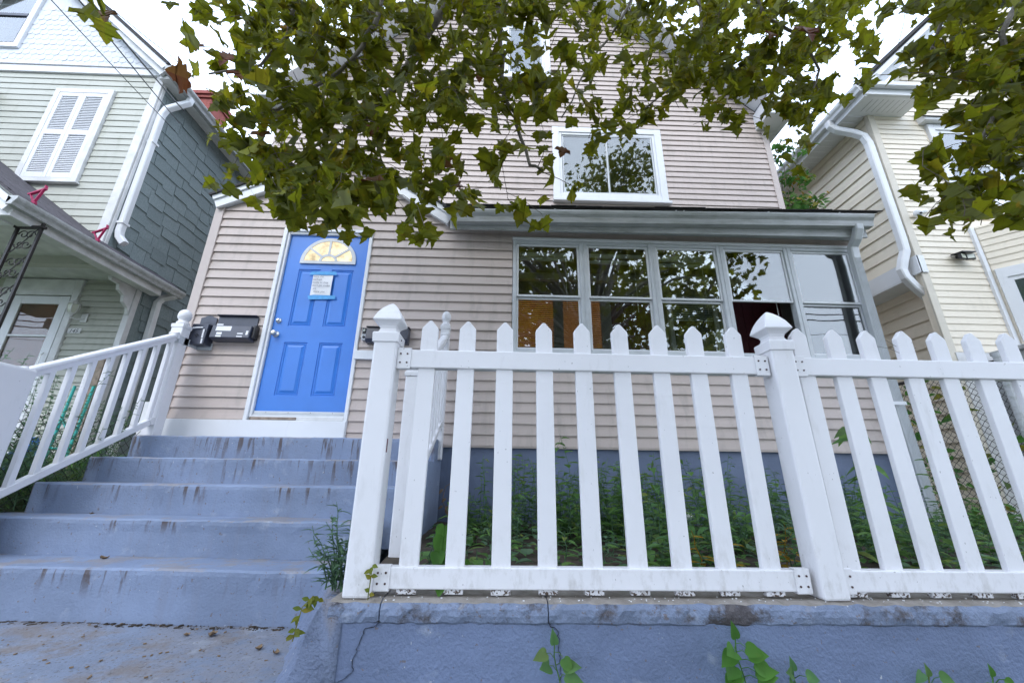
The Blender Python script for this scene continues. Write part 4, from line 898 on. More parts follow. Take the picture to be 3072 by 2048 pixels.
# bay at the right
bm_ = MB(); bay = [(7.20, CY), (7.95, CY-.75), (9.4, CY-.75), (9.4, CY)]
bw = part('bay_wall', bm_.prism(bay, 'z', .9, 5.2), M['cream'], Cc); bd = Vector((.707, -.707, 0)); bn = Vector((-.707, -.707, 0))
clapboards(bw, (7.20, CY-.003, 0), bd, bn, lambda z, zt: cut([(.06, .06, 1.06, 1.06)], [(.14, 1.0, 2.6, 4.36)], z, zt), 3.19, 5.18, .104, M['cream'], .012)
part('corner_board', MB().box(7.165, 7.225, CY-.045, CY-.0, 1.0, 5.2), M['white'], Cc)
def onbay(m, a, b, z0, z1, d0, d1): return m.obox(Vector((7.20, CY, 0))+bd*((a+b)/2)+bn*((d0+d1)/2)+Vector((0, 0, (z0+z1)/2)), bd*((b-a)/2), bn*((d1-d0)/2), Vector((0, 0, (z1-z0)/2)))
f = MB()
for a in ((.08, .17, 2.5, 4.45), (.95, 1.04, 2.5, 4.45), (.17, .95, 4.30, 4.45), (.17, .95, 2.5, 2.6)): onbay(f, a[0], a[1], a[2], a[3], .0, .045)
bwn = part('bay_window', f, M['white'], Cc); f = MB()
for a in ((.17, .22, 2.6, 4.30), (.90, .95, 2.6, 4.30), (.22, .90, 4.24, 4.30), (.22, .90, 3.44, 3.50)): onbay(f, a[0], a[1], a[2], a[3], .0, .028)
part('sash', f, M['white'], bwn); part('pane', onbay(MB(), .21, .91, 2.6, 4.25, .010, .014), M['glass'], bwn); part('dark_room', onbay(MB(), .21, .91, 2.6, 4.25, .002, .005), M['curtain'], bwn)
# floodlight and camera on the cream house
fl = thing('flood_light', 'black twin head solar flood light on the cream siding', 'lamp', (6.83, CY-.02, 4.55))
part('solar_panel', MB().obox((6.83, CY-.10, 4.70), (.105, 0, 0), (0, .08, .012), (0, 0, .008)), M['black'], fl)
for dx, rz in ((-.062, .25), (.055, -.25), (.115, -.9)):
    c, s = math.cos(rz), math.sin(rz); w = .052 if dx != .115 else .02
    hd = part('lamp_head', MB().obox((6.83+dx, CY-.115, 4.635), (w*c, w*s, 0), (-.02*s, .02*c, 0), (0, 0, .042)), M['black'], fl, bevel=.006)
    part('lens', MB().obox((6.83+dx+.021*s, CY-.115-.021*c, 4.635), (w*.8*c, w*.8*s, 0), (-.003*s, .003*c, 0), (0, 0, .032)), M['lens'], hd)
part('mount', MB().box(6.80, 6.86, CY-.10, CY-.0, 4.66, 4.70), M['black'], fl)
sc_ = thing('security_camera', 'small white dome security camera on the cream corner', 'camera', (6.42, CY-.05, 5.4))
part('dome', MB().lathe((6.38, CY-.08, 5.40), [(.012, -.055), (.04, -.045), (.056, -.012), (.056, .02), (.045, .045), (.02, .05)], 14), M['white'], sc_, smooth=True); part('arm', MB().tube([(6.40, CY-.07, 5.43), (6.50, CY-.06, 5.45), (6.60, CY-.02, 5.50)], .025, 8), M['white'], sc_); part('lens', MB().lathe((6.37, CY-.128, 5.375), [(.016, -.01), (.02, 0), (.012, .012)], 10), M['black'], sc_)
# grey utility box at the cream house corner
ub = thing('utility_cabinet', 'plain grey metal cabinet standing behind the chain link fence', 'cabinet', (7.3, 4.6, .9)); part('body', MB().box(6.55, 8.6, 4.55, 5.0, .9, 3.06), M['alu'], ub, bevel=.01); part('lid', MB().box(6.50, 8.65, 4.50, 5.0, 3.06, 3.12), M['gutter'], ub, bevel=.01)

# ================================================================= white picket fence
F = thing('picket_fence', 'white vinyl picket fence with gothic post caps on the blue wall', 'fence', (1.2, 1.8, 1.015))
CAP = [(.058, -.012), (.060, .030), (.058, .036), (.044, .040), (.038, .050), (.036, .060), (.040, .072), (.052, .084), (.064, .094), (.065, .099), (.060, .114), (.050, .138), (.036, .162), (.020, .182), (.008, .194), (.004, .197)]
def post(x, lean=0.0, zt=2.035):
    m = MB(); h = .0525; m.box(x-h, x+h, 1.8-h, 1.8+h, 1.0165, zt)
    p = part('post', m, M['vinyl'], F, bevel=.010, seg=2)
    c = part('cap', MB().square((x, 1.8, zt), CAP), M['vinyl'], p, bevel=.003)
    for s in (-1, 1): part('screw', MB().tube([(x+.060, 1.79, zt+.010), (x+.0625, 1.79, zt+.010)], .004, 8), M['screw'], c)
    return p
posts = [post(-.527), post(1.292), post(3.12)]
for o in (posts[1],): o.rotation_euler = (0, RAD(-.9), 0); o.location = Vector((.017, 0, 0))
def rail(x0, x1, z0, z1):
    m = MB(); n = 6; vs = []
    return part('rail', m.box(x0, x1, 1.7755, 1.8245, z0, z1), M['vinyl'], F, bevel=.005, seg=2)
for a, b in ((-.474, 1.232), (1.345, 3.067)):
    rail(a, b, 1.914, 1.999); rail(a, b, 1.042, 1.119)
def bracket(x, s, z0, z1, n=4):
    m = MB(); x1 = x+s*.062; a, b = min(x, x1), max(x, x1)
    m.box(a, b, 1.7715, 1.7745, z0-.004, z1+.004).box(a, b, 1.7715, 1.80, z0-.006, z0-.0025).box(a, b, 1.7715, 1.80, z1+.0025, z1+.006)
    k = part('bracket', m, M['vinyl'], F, bevel=.0015)
    for dx in (.016, .046):
        for dz in (.26, .74): part('screw', MB().tube([(x+s*dx, 1.7718, z0+(z1-z0)*dz), (x+s*dx, 1.7690, z0+(z1-z0)*dz)], .0042, 8), M['screw'], k)
for x, s in ((-.474, 1), (1.232, -1), (1.345, 1)):
    bracket(x, s, 1.914, 1.999); bracket(x, s, 1.042, 1.119)
pk = MB(); w = .038; pk.prism([(-w, 1.0225), (w, 1.0225), (w, 2.105), (w*.93, 2.112), (.007, 2.1455), (.003, 2.148), (-.003, 2.148), (-.007, 2.1455), (-w*.93, 2.112), (-w, 2.105)], 'y', 1.787, 1.813)
pk.v = [(x-.344, y, z) for x, y, z in pk.v]
p0 = part('picket', pk, M['picket'], F, bevel=.0035, seg=2)
def tilt(o):
    a = RAD(random.gauss(0, .28)); o.rotation_euler = (0, a, 0); r = o.location.copy(); c = Vector((-.344-1.2, 0, .5)); o.location = r+c-Matrix.Rotation(a, 3, 'Y') @ c
for k in range(1, 9): again(p0, F, (k*.1795+random.uniform(-.003, .003), random.uniform(-.002, .002), random.uniform(-.0025, .0015)))
for k in range(9): again(p0, F, (1.762+k*.1712+random.uniform(-.003, .003), random.uniform(-.002, .002), random.uniform(-.003, .001)))
for o in list(COL.objects):
    if o.name.startswith('picket') and o.parent is F: tilt(o)
part('paint_scuff', MB().box(-.4745, -.4738, 1.757, 1.772, 1.545, 1.60), M['maroon'], posts[0])
part('cable_tie_nest', MB().tube([(1.93, 1.80, 2.0), (1.90, 1.79, 2.03), (1.86, 1.80, 2.06), (1.80, 1.80, 2.07)], .001, 4).tube([(1.93, 1.80, 2.0), (1.95, 1.79, 2.05), (2.0, 1.81, 2.07)], .001, 4).tube([(1.94, 1.80, 2.002), (1.91, 1.80, 2.06), (1.84, 1.79, 2.10)], .001, 4), M['twig'], F)

# ================================================================= stair railings
BALL = [(.040, 0), (.043, .006), (.043, .022), (.036, .030), (.032, .042), (.034, .054), (.042, .068), (.0455, .090), (.0455, .112), (.041, .136), (.031, .156), (.016, .170), (.002, .175)]
def ball_post(par, x, y, z0, z1, h=.048, bz=1.0):
    p = part('post', MB().box(x-h, x+h, y-h, y+h, z0, z1), M['vinyl'], par, bevel=.008, seg=2)
    c = MB(); c.square((x, y, z1), [(h+.005, -.035), (h+.006, .0), (h-.004, .006)]); part('collar', c, M['vinyl'], p, bevel=.002)
    b = MB(); b.lathe((x, y, z1+.006), [(r*1.12*h/.048, z*.95) for r, z in BALL], 20); part('cap', b, M['vinyl'], p, smooth=True); return p
def stair_rail(par, x, a, b, za, zb, la, lb, nb, w=.018):
    # hand rail from (a, za) to (b, zb), bottom rail from (a, la) to (b, lb)
    ang = Vector((0, b-a, zb-za)).normalized(); up = Vector((0, -ang.z, ang.y))
    m = MB(); p, q = Vector((x, a, za)), Vector((x, b, zb)); sec = [(-.030, -.018), (.030, -.018), (.034, -.004), (.030, .012), (.016, .020), (-.016, .020), (-.030, .012), (-.034, -.004)]
    vs = [p+Vector((u, 0, 0))+up*v for u, v in sec]+[q+Vector((u, 0, 0))+up*v for u, v in sec]; n = len(sec)
    m.add(vs, [tuple(range(n)), tuple(range(2*n-1, n-1, -1))]+[(i, i+n, (i+1) % n+n, (i+1) % n) for i in range(n)])
    m.obox((p+q)/2-up*.034, Vector((.021, 0, 0)), (q-p)/2, up*.018); part('hand_rail', m, M['vinyl'], par, bevel=.003)
    p, q = Vector((x, a, la)), Vector((x, b, lb)); part('bottom_rail', MB().obox((p+q)/2, Vector((.024, 0, 0)), (q-p)/2, up*.026), M['vinyl'], par, bevel=.004)
    for i in range(nb):
        t = (i+.6)/nb; y = a+(b-a)*t; part('baluster', MB().box(x-w, x+w, y-w, y+w, la+(lb-la)*t+.005, za+(zb-za)*t-.03), M['vinyl'], par, bevel=.003)
    for (y, z) in ((a, za), (b, zb)):
        part('rail_collar', MB().obox(Vector((x, y, z))+ang*(.035 if y == a else -.035), Vector((.040, 0, 0)), ang*.022, up*.036), M['vinyl'], par, bevel=.008, seg=2)
    part('rail_collar', MB().obox(Vector((x, b, lb))-ang*.035, Vector((.030, 0, 0)), ang*.022, up*.032), M['vinyl'], par, bevel=.006, seg=2)
RL = thing('stair_railing', 'white vinyl stair railing on the weedy side of the steps', 'railing', (-3.2, 3.2, 1.2))
ball_post(RL, -3.225, 3.915, 1.772, 2.86, .056)
part('post', MB().box(-3.345, -3.06, 2.46, 2.70, .6, 2.085), M['vinyl'], RL, bevel=.018, seg=2)
stair_rail(RL, -3.205, 2.69, 3.865, 2.06, 2.747, 1.205, 1.915, 9, .019)
part('strap', MB().square((-3.225, 3.915, 2.66), [(.060, 0), (.060, .075)]).box(-3.17, -3.02, 4.10, 4.113, 2.665, 2.735).box(-3.17, -3.165, 3.92, 4.105, 2.665, 2.735), M['alu'], RL)
RR = thing('stair_railing', 'white vinyl stair railing beside the garden bed, behind the picket fence', 'railing', (-.56, 3.3, 1.2))
ball_post(RR, -.585, 3.93, 1.60, 2.915, .044)
part('post', MB().box(-.612, -.492, 2.54, 2.66, 1.0, 2.06), M['vinyl'], RR, bevel=.008, seg=2)
part('post_cap', MB().square((-.552, 2.60, 2.06), [(.066, 0), (.068, .02), (.058, .035), (.050, .05), (.058, .075), (.066, .09), (.02, .13)]), M['vinyl'], RR)
stair_rail(RR, -.575, 2.66, 3.885, 2.10, 2.80, 1.27, 1.93, 9, .016)

# ================================================================= things on the front wall
mb = thing('mailbox', 'upright black mailbox on the taupe siding, nearest the corner railing post', 'mailbox', (-3.11, 4.05, 2.68))
part('box', MB().prism([(4.113, 2.70), (4.113, 2.93), (4.0, 2.915), (3.985, 2.69)], 'x', -3.195, -3.03), M['mailblack'], mb, bevel=.004)
part('back_plate', MB().prism([(-3.205, 2.90), (-3.035, 2.90), (-3.035, 3.02), (-3.07, 3.03), (-3.095, 3.044), (-3.12, 3.05), (-3.145, 3.044), (-3.17, 3.03), (-3.205, 3.02)], 'y', 4.10, 4.114), M['mailblack'], mb, bevel=.003)
part('emblem', MB().box(-3.12, -3.11, 3.984, 3.989, 2.79, 2.80).box(-3.135, -3.125, 3.984, 3.99, 2.782, 2.79).box(-3.105, -3.095, 3.984, 3.99, 2.782, 2.79).box(-3.12, -3.11, 3.983, 3.989, 2.768, 2.778), M['black'], mb)
part('paper_roll', MB().tube([(-3.165, 3.982, 2.862), (-3.12, 3.978, 2.866), (-3.07, 3.984, 2.870)], .0085, 8), M['paper'], mb)
part('torn_label', MB().box(-3.063, -3.049, 3.984, 3.991, 2.76, 2.855).box(-3.058, -3.044, 3.982, 3.9885, 2.70, 2.752), M['paper'], mb)
mb = thing('mailbox', 'wide black mailbox with white stickers between the upright mailbox and blue door', 'mailbox', (-2.8, 4.05, 2.76))
part('box', MB().prism([(4.113, 2.755), (4.113, 2.90), (4.015, 2.912), (3.995, 2.772), (4.03, 2.755)], 'x', -3.00, -2.60), M['mailblack'], mb, bevel=.005)
part('lid', MB().prism([(4.10, 2.90), (4.114, 2.90), (4.114, 3.045), (4.06, 3.050), (4.062, 3.042), (4.10, 3.036)], 'x', -3.02, -2.605), M['mailblack'], mb, bevel=.002)
part('end_cap', MB().prism([(4.113, 2.78), (4.113, 2.93), (4.04, 2.925), (4.03, 2.78)], 'x', -2.60, -2.575), M['black'], mb, bevel=.004)
def stick(m, x0, x1, z0, z1):      # sticker lying on the sloping mailbox front
    f = lambda z: 3.995+(z-2.772)/.14*.020-.0012
    m.add([(x0, f(z0), z0), (x1, f(z0), z0), (x1, f(z1), z1), (x0, f(z1), z1)], [(0, 1, 2, 3)])
for nm, a in (('label', (-2.955, -2.80, 2.848, 2.900)), ('sticker', (-2.935, -2.88, 2.806, 2.830)), ('sticker', (-2.935, -2.88, 2.778, 2.796)), ('sticker', (-2.725, -2.668, 2.812, 2.826)), ('sticker', (-2.725, -2.668, 2.780, 2.792)), ('sticker', (-2.640, -2.617, 2.806, 2.852))):
    m = MB(); stick(m, *a); part(nm, m, M['paper'], mb, closed=False)
part('letter', MB().box(-2.965, -2.90, 4.02, 4.024, 2.89, 2.928), M['paper'], mb)
mb = thing('mailbox', 'black mailbox on the taupe siding behind the corner fence post', 'mailbox', (-1.2, 4.05, 2.76))
part('box', MB().prism([(4.113, 2.765), (4.113, 2.925), (4.03, 2.925), (4.01, 2.80), (4.04, 2.765)], 'x', -1.425, -.985), M['mailblack'], mb, bevel=.004)
part('lid', MB().prism([(4.113, 2.926), (4.113, 2.946), (4.02, 2.942), (4.015, 2.93)], 'x', -1.43, -.98), M['black'], mb, bevel=.003)
dbc = thing('doorbell_camera', 'grey video doorbell between the blue door and black mailbox', 'doorbell', (-1.46, 4.1, 2.8))
part('case', MB().box(-1.488, -1.436, 4.078, 4.114, 2.803, 2.943), M['alu'], dbc, bevel=.008, seg=2)
part('camera_face', MB().box(-1.482, -1.442, 4.071, 4.079, 2.872, 2.938), M['black'], dbc, bevel=.008, seg=2); part('lens', rosette(MB(), -1.462, 2.91, .012, [(1, .079), (.8, .082), (.2, .083)]), M['lens'], dbc)
part('button', rosette(MB(), -1.462, 2.836, .015, [(1, .07), (1, .076), (.6, .078), (.3, .076)]), M['black'], dbc)
nt = thing('notice', 'white handwritten note held to the blue door by blue tape', 'notice', (-2.01, 4.13, 3.3))
vs = []; 
for i in range(9):
    for j in range(9):
        x = -2.135+.222*i/8-.0*j; z = 3.332+.248*j/8; vs.append((x+.012*(1-j/8)*0, 4.140-.010*max(0, i/8-.6)-.005*math.sin(j/8*math.pi)*(i/8), z))
part('sheet', MB().add(vs, [(i*9+j, (i+1)*9+j, (i+1)*9+j+1, i*9+j+1) for i in range(8) for j in range(8)]), M['paper'], nt, closed=False, smooth=True)
tm = MB().add([(-2.185, 4.139, 3.578), (-1.868, 4.128, 3.580), (-1.885, 4.128, 3.622), (-2.160, 4.139, 3.620)], [(0, 1, 2, 3)]); part('tape_strip', tm, M['tape'], nt, closed=False)
tm = MB().add([(-2.140, 4.139, 3.278), (-1.846, 4.132, 3.288), (-1.852, 4.130, 3.330), (-2.10, 4.138, 3.336), (-2.158, 4.139, 3.322)], [(0, 1, 2, 3, 4)]); part('tape_strip', tm, M['tape'], nt, closed=False)
text_part('writing', 'leave the\npackage\ninside so they\ndon\'t get stolen\n  plz\n   thank you', .031, M['ink'], nt, (-2.125, 4.1265, 3.548), shear=.2, spacing=1.2)
pl = thing('porch_light', 'white spotlight fixture on the siding above the blue door', 'lamp', (-1.9, 4.08, 4.42))
part('base', rosette(MB(), -1.93, 4.43, .055, [(1, .02), (1, .045), (.7, .055)]), M['old_white'], pl, smooth=True)
for s in (-1, 1):
    part('lamp_holder', MB().tube([(-1.93, 4.09, 4.43), (-1.93+s*.05, 4.06, 4.42), (-1.93+s*.075, 4.03, 4.40), (-1.93+s*.09, 4.00, 4.375)], [.015, .016, .03, .036], 12), M['old_white'], pl, smooth=True)
part('bulb', MB().lathe((-1.835, 3.995, 4.35), [(.005, -.035), (.03, -.03), (.042, -.005), (.036, .02), (.02, .03)], 14), M['bulb'], pl, smooth=True)

# ================================================================= chain link fence at the right
CL = thing('chain_link_fence', 'overgrown rusty chain link fence between the taupe and cream houses', 'fence', (4.9, 3.4, 1.0))
P0, P1, P2 = Vector((4.62, 5.1, 0)), Vector((4.62, 3.50, 0)), Vector((6.6, 3.40, 0))
cwm = MB()
def mesh_run(A, B, z0, z1, s=.062):
    L = (B-A).length; d = (B-A)/L; H_ = z1-z0; n = int((L+H_)/s)
    for k in range(n):
        for sg in (1, -1):
            o = k*s-H_ if sg > 0 else k*s
            pts = []
            for q in range(int(H_/s*2)+1):
                h = q*s*.5; l = o+h if sg > 0 else o-h
                if 0 <= l <= L and h <= H_: pts.append(A+d*l+Vector((0, .004*(1 if q % 2 else -1)*sg, z0+h)))
            if len(pts) > 1: cwm.tube(pts, .0024, 4, cap=False)
mesh_run(P0, P1, 1.05, 2.55); mesh_run(P1, P2, 1.0, 2.02)
part('wire_mesh', cwm, M['chain'], CL, kind='stuff', closed=False)
for p, h in ((P0, 2.6), (P1, 2.62), (P2, 2.1), (Vector((5.6, 3.45, 0)), 2.0)): part('post', MB().tube([(p.x, p.y, .9), (p.x, p.y, h)], .028, 12), M['gutter'], CL)
part('top_rail', MB().tube([P0+Vector((0, 0, 2.54)), P1+Vector((0, 0, 2.54))], .018, 10), M['chain'], CL); part('top_rail', MB().tube([P1+Vector((0, 0, 1.98)), P2+Vector((0, 0, 1.98))], .018, 10), M['black'], CL)
# wire mesh by the weedy side yard
WM = thing('wire_fence', 'sagging thin wire fence in the weedy side yard left of the steps', 'fence', (-3.4, 3.4, .8)); cwm = MB()
mesh_run(Vector((-3.38, 2.3, 0)), Vector((-3.38, 4.1, 0)), .95, 1.9, .08); part('wire_mesh', cwm, M['chain'], WM, kind='stuff', closed=False); part('post', MB().box(-3.42, -3.36, 3.98, 4.04, .9, 2.1), M['old_white'], WM)
# service cables to the houses
for i, (a, b, sag) in enumerate((((-4.294, 2.6, 5.697), (-5.42, 5.35, 6.75), .0), ((-3.768, 2.6, 5.523), (-5.45, 5.4, 7.24), .0), ((-4.011, 2.7, 5.673), (-5.43, 5.38, 6.95), .0))):
    a, b = Vector(a), Vector(b); c = b+(a-b)*2.2; pts = [c.lerp(b, t/16)-Vector((0, 0, .06*4*(t/16)*(1-t/16))) for t in range(17)]
    single('service_cable', MB().tube(pts, (.005, .010, .007)[i], 6), M['cable'], 'thin black service cable crossing in front of the green house', 'cable', 'service cables to the house')

# ================================================================= plants
def blade(m, base, d, n, L, w, droop=.3, seg=3, heart=False):
    base, d, n = Vector(base), Vector(d).normalized(), Vector(n).normalized(); s = d.cross(n)
    s = s.normalized() if s.length > 1e-4 else d.orthogonal().normalized(); n = s.cross(d)
    vs = [base]; back = 0
    if heart: prof = [(-.06, .42), (.04, .86), (.20, 1.0), (.40, .92), (.62, .66), (.82, .30)]
    elif seg == 3: prof = [(.16, .55), (.38, 1.0), (.62, .85), (.84, .42)]
    else: prof = [(.35, 1.0), (.70, .65)]
    k = len(prof)
    for t, wd in prof:
        c = base+d*L*t-n*(droop*L*t*t); q = w*.5*wd; mid = base+d*L*max(t, .0)-n*(droop*L*t*t+q*.12)
        vs += [c-s*q+n*q*.30, mid, c+s*q+n*q*.30]
    tip = base+d*L-n*droop*L; vs.append(tip); f = [(0, 2, 1), (0, 3, 2)]
    for i in range(k-1):
        a = 1+i*3; f += [(a, a+1, a+4, a+3), (a+1, a+2, a+5, a+4)]
    a = 1+(k-1)*3; T = len(vs)-1; f += [(a, a+1, T), (a+1, a+2, T)]; m.add(vs, f)
def stem_pts(base, h, lean, n=7):
    base, lean = Vector(base), Vector(lean); return [base+Vector((0, 0, h*t/n))+lean*((t/n)**1.6)*h+Vector((random.uniform(-1, 1), random.uniform(-1, 1), 0))*.008 for t in range(n+1)]
def weed(m, ms, base, h, kind, lean=None):
    a = random.uniform(0, 6.28); lean = lean or (random.uniform(-.25, .25), random.uniform(-.25, .2), 0)
    P = stem_pts(base, h, lean); ms.tube(P, [.0035*(1-.7*i/len(P)) for i in range(len(P))], 4, cap=False)
    nl = int(h*(34 if kind == 'fine' else 20))+3
    for i in range(nl):
        t = .12+.88*i/nl; k = t*(len(P)-1); q = int(min(k, len(P)-2)); p = P[q].lerp(P[q+1], k-q); a += 2.4
        if kind == 'fine': L, w = .062*(1.15-.7*t)+.022, .018
        elif kind == 'broad': L, w = (.10*(1.1-.6*t))+.02, .050
        else: L, w = .07*(1.2-.6*t)+.02, .028
        L *= random.uniform(.7, 1.25); up = random.uniform(.0, .55)
        blade(m, p, (math.cos(a), math.sin(a), up), (-.3*math.cos(a), -.3*math.sin(a), 1), L, w, random.uniform(.15, .6), 2 if kind == 'fine' else 3)
        if kind == 'fine' and random.random() < .8: blade(m, p, (math.cos(a+.6), math.sin(a+.6), up+.3), (0, 0, 1), L*.6, w*.7, .2, 2)
    return P
# the mass of weeds in the bed
wm1, wm2, ws = MB(), MB(), MB()
for i in range(640):
    x = random.uniform(-.40, 4.5); y = 2.0+2.0*random.random()**.8; f = 1-.5*max(0, (x-1.8)/2.7)
    h = random.uniform(.22, .50)*f*(1.15 if y > 3 else .75)
    if x < .05: h *= .55
    cl0 = noise.noise(Vector((x*2.1, y*2.1, 3.3)))
    if cl0 < -.18: continue
    h *= .75+1.1*max(0, cl0+.1)
    z = 1.0+.02*(y-1.8)
    r = random.random(); weed(wm1 if r < .7 else wm2, ws, (x, y, z), h, 'fine' if r > .7 else ('broad' if r < .34 else 'mid'))
for i in range(1900):      # low ground cover
    x = random.uniform(-.45, 4.6); y = random.uniform(1.88, 4.05); a = random.uniform(0, 6.28)
    blade(wm1 if random.random() < .6 else wm2, (x, y, 1.01+random.uniform(0, .12)), (math.cos(a), math.sin(a), random.uniform(0, .8)), (0, 0, 1), random.uniform(.03, .09), random.uniform(.02, .065), .4, heart=random.random() < .4)
tag(part('weeds', wm1, M['weed'], closed=False), 'tangled green weeds filling the bed behind the picket fence', 'weeds', kind='stuff')
tag(part('mugwort_mass', wm2, M['mugwort'], closed=False), 'feathery grey green mugwort growing among the weeds in the bed', 'weeds', kind='stuff')
tag(part('weed_stems', ws, M['mugwort'], closed=False), 'thin stems of the weeds in the garden bed', 'weeds', kind='stuff')
# side yard weeds
wl, wl2, ws2 = MB(), MB(), MB()
for i in range(230):
    x = random.uniform(-5.2, -3.34); y = random.uniform(2.1, 4.6); z = YARD(y); h = random.uniform(.25, .70)
    if x < -4.2: h *= .7
    weed(wl2 if random.random() < .75 else wl, ws2, (x, y, z), h, 'fine' if random.random() < .75 else 'mid')
for i in range(60):
    weed(wl2, ws2, (random.uniform(-4.1, -3.36), random.uniform(2.5, 3.7), 1.0), random.uniform(.7, 1.25), 'fine', (random.uniform(-.1, .35), random.uniform(-.2, .2), 0))
for i in range(1600):
    x = random.uniform(-5.5, -3.32); y = random.uniform(1.9, 5.0); a = random.uniform(0, 6.28)
    blade(wl, (x, y, YARD(y)+random.uniform(0, .1)), (math.cos(a), math.sin(a), random.uniform(.2, 1.2)), (0, 0, 1), random.uniform(.08, .22), random.uniform(.010, .022), .35)
tag(part('side_weeds', wl, M['weed'], closed=False), 'dark green grass and weeds in the side yard below the railing', 'weeds', kind='stuff')
tag(part('side_mugwort', wl2, M['mugwort'], closed=False), 'tall wispy mugwort leaning through the stair railing', 'weeds', kind='stuff')
tag(part('side_weed_stems', ws2, M['mugwort'], closed=False), 'thin stems of the side yard weeds', 'weeds', kind='stuff')

def plant(name, label, base, build, mat, cat='plant', group=None, stem=None):
    t = thing(name, label, cat, base, group); lm, sm_ = MB(), MB(); build(lm, sm_, Vector(base))
    part('foliage', lm, M[mat], t, closed=False, smooth=True)
    if sm_.v: part('stem', sm_, M[stem or mat], t, closed=False)
    return t
def b_mug(lm, sm_, b):
    for dx, dy, h, ln in ((0, 0, .34, (-.10, 0, 0)), (-.01, .02, .24, (-.55, -.05, 0)), (.02, .02, .22, (-.30, .1, 0)), (.03, 0, .20, (.05, -.1, 0)), (0, -.02, .16, (-.75, -.1, 0)), (.02, .0, .26, (.0, .1, 0)), (-.02, .03, .28, (-.2, .1, 0)), (.0, .05, .25, (-.4, .15, 0)), (.01, -.03, .18, (-.3, -.2, 0)), (.04, .04, .30, (-.05, .1, 0)), (-.03, 0, .20, (-.5, .1, 0)), (.03, -.02, .15, (-.1, -.3, 0))):
        weed(lm, sm_, b+Vector((dx, dy, 0)), h, 'fine', ln)
plant('mugwort', 'feathery mugwort sprouting at the foot of the corner fence post', (-.68, 1.96, 1.0), b_mug, 'mugwort')
def b_sprig(lm, sm_, b):
    P = [b, b+Vector((-.02, -.03, .02)), b+Vector((-.045, -.05, -.01)), b+Vector((-.05, -.06, -.06)), b+Vector((-.055, -.065, -.11))]
    sm_.tube(P, .002, 4)
    for i in range(22):
        t = random.random()*3.99; k = int(t); p = P[k].lerp(P[k+1], t-k); a = random.uniform(0, 6.28); blade(lm, p, (math.cos(a), math.sin(a)*.5-.4, random.uniform(-.8, .2)), (0, -1, .3), random.uniform(.02, .045), .016, .2)
plant('yellowing_sprig', 'yellow green sprig hanging over the end of the retaining wall', (-.655, 1.76, 1.01), b_sprig, 'olive_leaf')
def b_sprig2(lm, sm_, b):
    sm_.tube([b, b+Vector((.003, -.004, .06)), b+Vector((.006, -.006, .11))], .0018, 4)
    for i, (z, s) in enumerate(((.02, .022), (.03, .02), (.07, .03), (.08, .028), (.10, .03), (.11, .03), (.115, .026))): blade(lm, b+Vector((.004, -.004, z)), (math.cos(i*2.2), -.4, .4*math.sin(i)), (0, -1, .4), s, .016, .2)
plant('yellow_weed', 'small yellowing weed beside the lower fence bracket', (-.478, 1.742, 1.015), b_sprig2, 'olive_leaf')
def b_vine(lm, sm_, b):
    for (dx, dy, dz, L, w) in ((0, .06, .15, .09, .075), (.05, .06, .13, .10, .085), (.02, .03, .08, .10, .08), (-.01, .0, .10, .07, .06), (.07, .02, .06, .11, .10), (.03, -.055, .035, .07, .06), (.02, -.06, .01, .06, .05), (.0, .08, .19, .08, .06)):
        p = b+Vector((dx, dy, dz)); blade(lm, p, (random.uniform(-.3, .3), -.35, -.85), (random.uniform(-.2, .2), -1, .35), L, w, .12, heart=True); sm_.tube([b, (b+p)/2+Vector((0, 0, .03)), p], .0018, 4, cap=False)
plant('heart_leaf_vine', 'bright heart shaped leaves hanging over the bottom fence rail', (-.235, 1.86, 1.06), b_vine, 'bright_leaf')
def b_milk(h, lean, big=1.0):
    def f(lm, sm_, b):
        P = stem_pts(b, h, lean, 8); sm_.tube(P, [.007*(1-.6*i/9) for i in range(9)], 6); a = random.uniform(0, 3)
        for i in range(2, 9):
            for s in (0, math.pi): blade(lm, P[i], (math.cos(a+s), math.sin(a+s), .25-.06*(9-i)), (-.3*math.cos(a+s), -.3*math.sin(a+s), 1), random.uniform(.12, .17)*big, .055*big, random.uniform(.3, .6))
            a += 1.57
        blade(lm, P[-1], (.2, -.3, 1), (0, -1, .3), .07*big, .02, .2)
    return f
plant('milkweed', 'tall milkweed with long paired leaves standing above the bed weeds', (1.30, 3.5, 1.02), b_milk(.52, (-.05, 0, 0)), 'weed')
plant('milkweed', 'milkweed with drooping grey green leaves left of the middle fence post', (2.02, 3.2, 1.02), b_milk(.32, (.05, 0, 0)), 'mugwort')
def b_poke(lm, sm_, b):
    P = stem_pts(b, .86, (-.10, 0, 0), 9); sm_.tube(P, [.009*(1-.5*i/10) for i in range(10)], 6)
    for i in range(3, 10):
        for s in range(3):
            a = random.uniform(0, 6.28); blade(lm, P[i], (math.cos(a), math.sin(a)*.7, random.uniform(-.9, .1)), (-.5*math.cos(a), -.6, .8), random.uniform(.14, .20), .065, random.uniform(.2, .5))
plant('pokeweed', 'tall dark pokeweed with drooping leaves between fence pickets near the downspout', (2.98, 3.3, 1.02), b_poke, 'weed')
def b_gold(lm, sm_, b):
    for k in range(4): weed(lm, sm_, b+Vector((random.uniform(-.06, .06), random.uniform(-.05, .05), 0)), random.uniform(.14, .24), 'mid', (random.uniform(-.3, .3), -.2, 0))
plant('yellowing_weed', 'yellow and orange leaved weed behind the middle fence pickets', (1.42, 2.25, 1.01), b_gold, 'yellow_leaf')
plant('yellowing_weed', 'small yellowing weed by the fence picket next to the middle post', (1.0, 2.05, 1.01), b_gold, 'yellow_leaf')
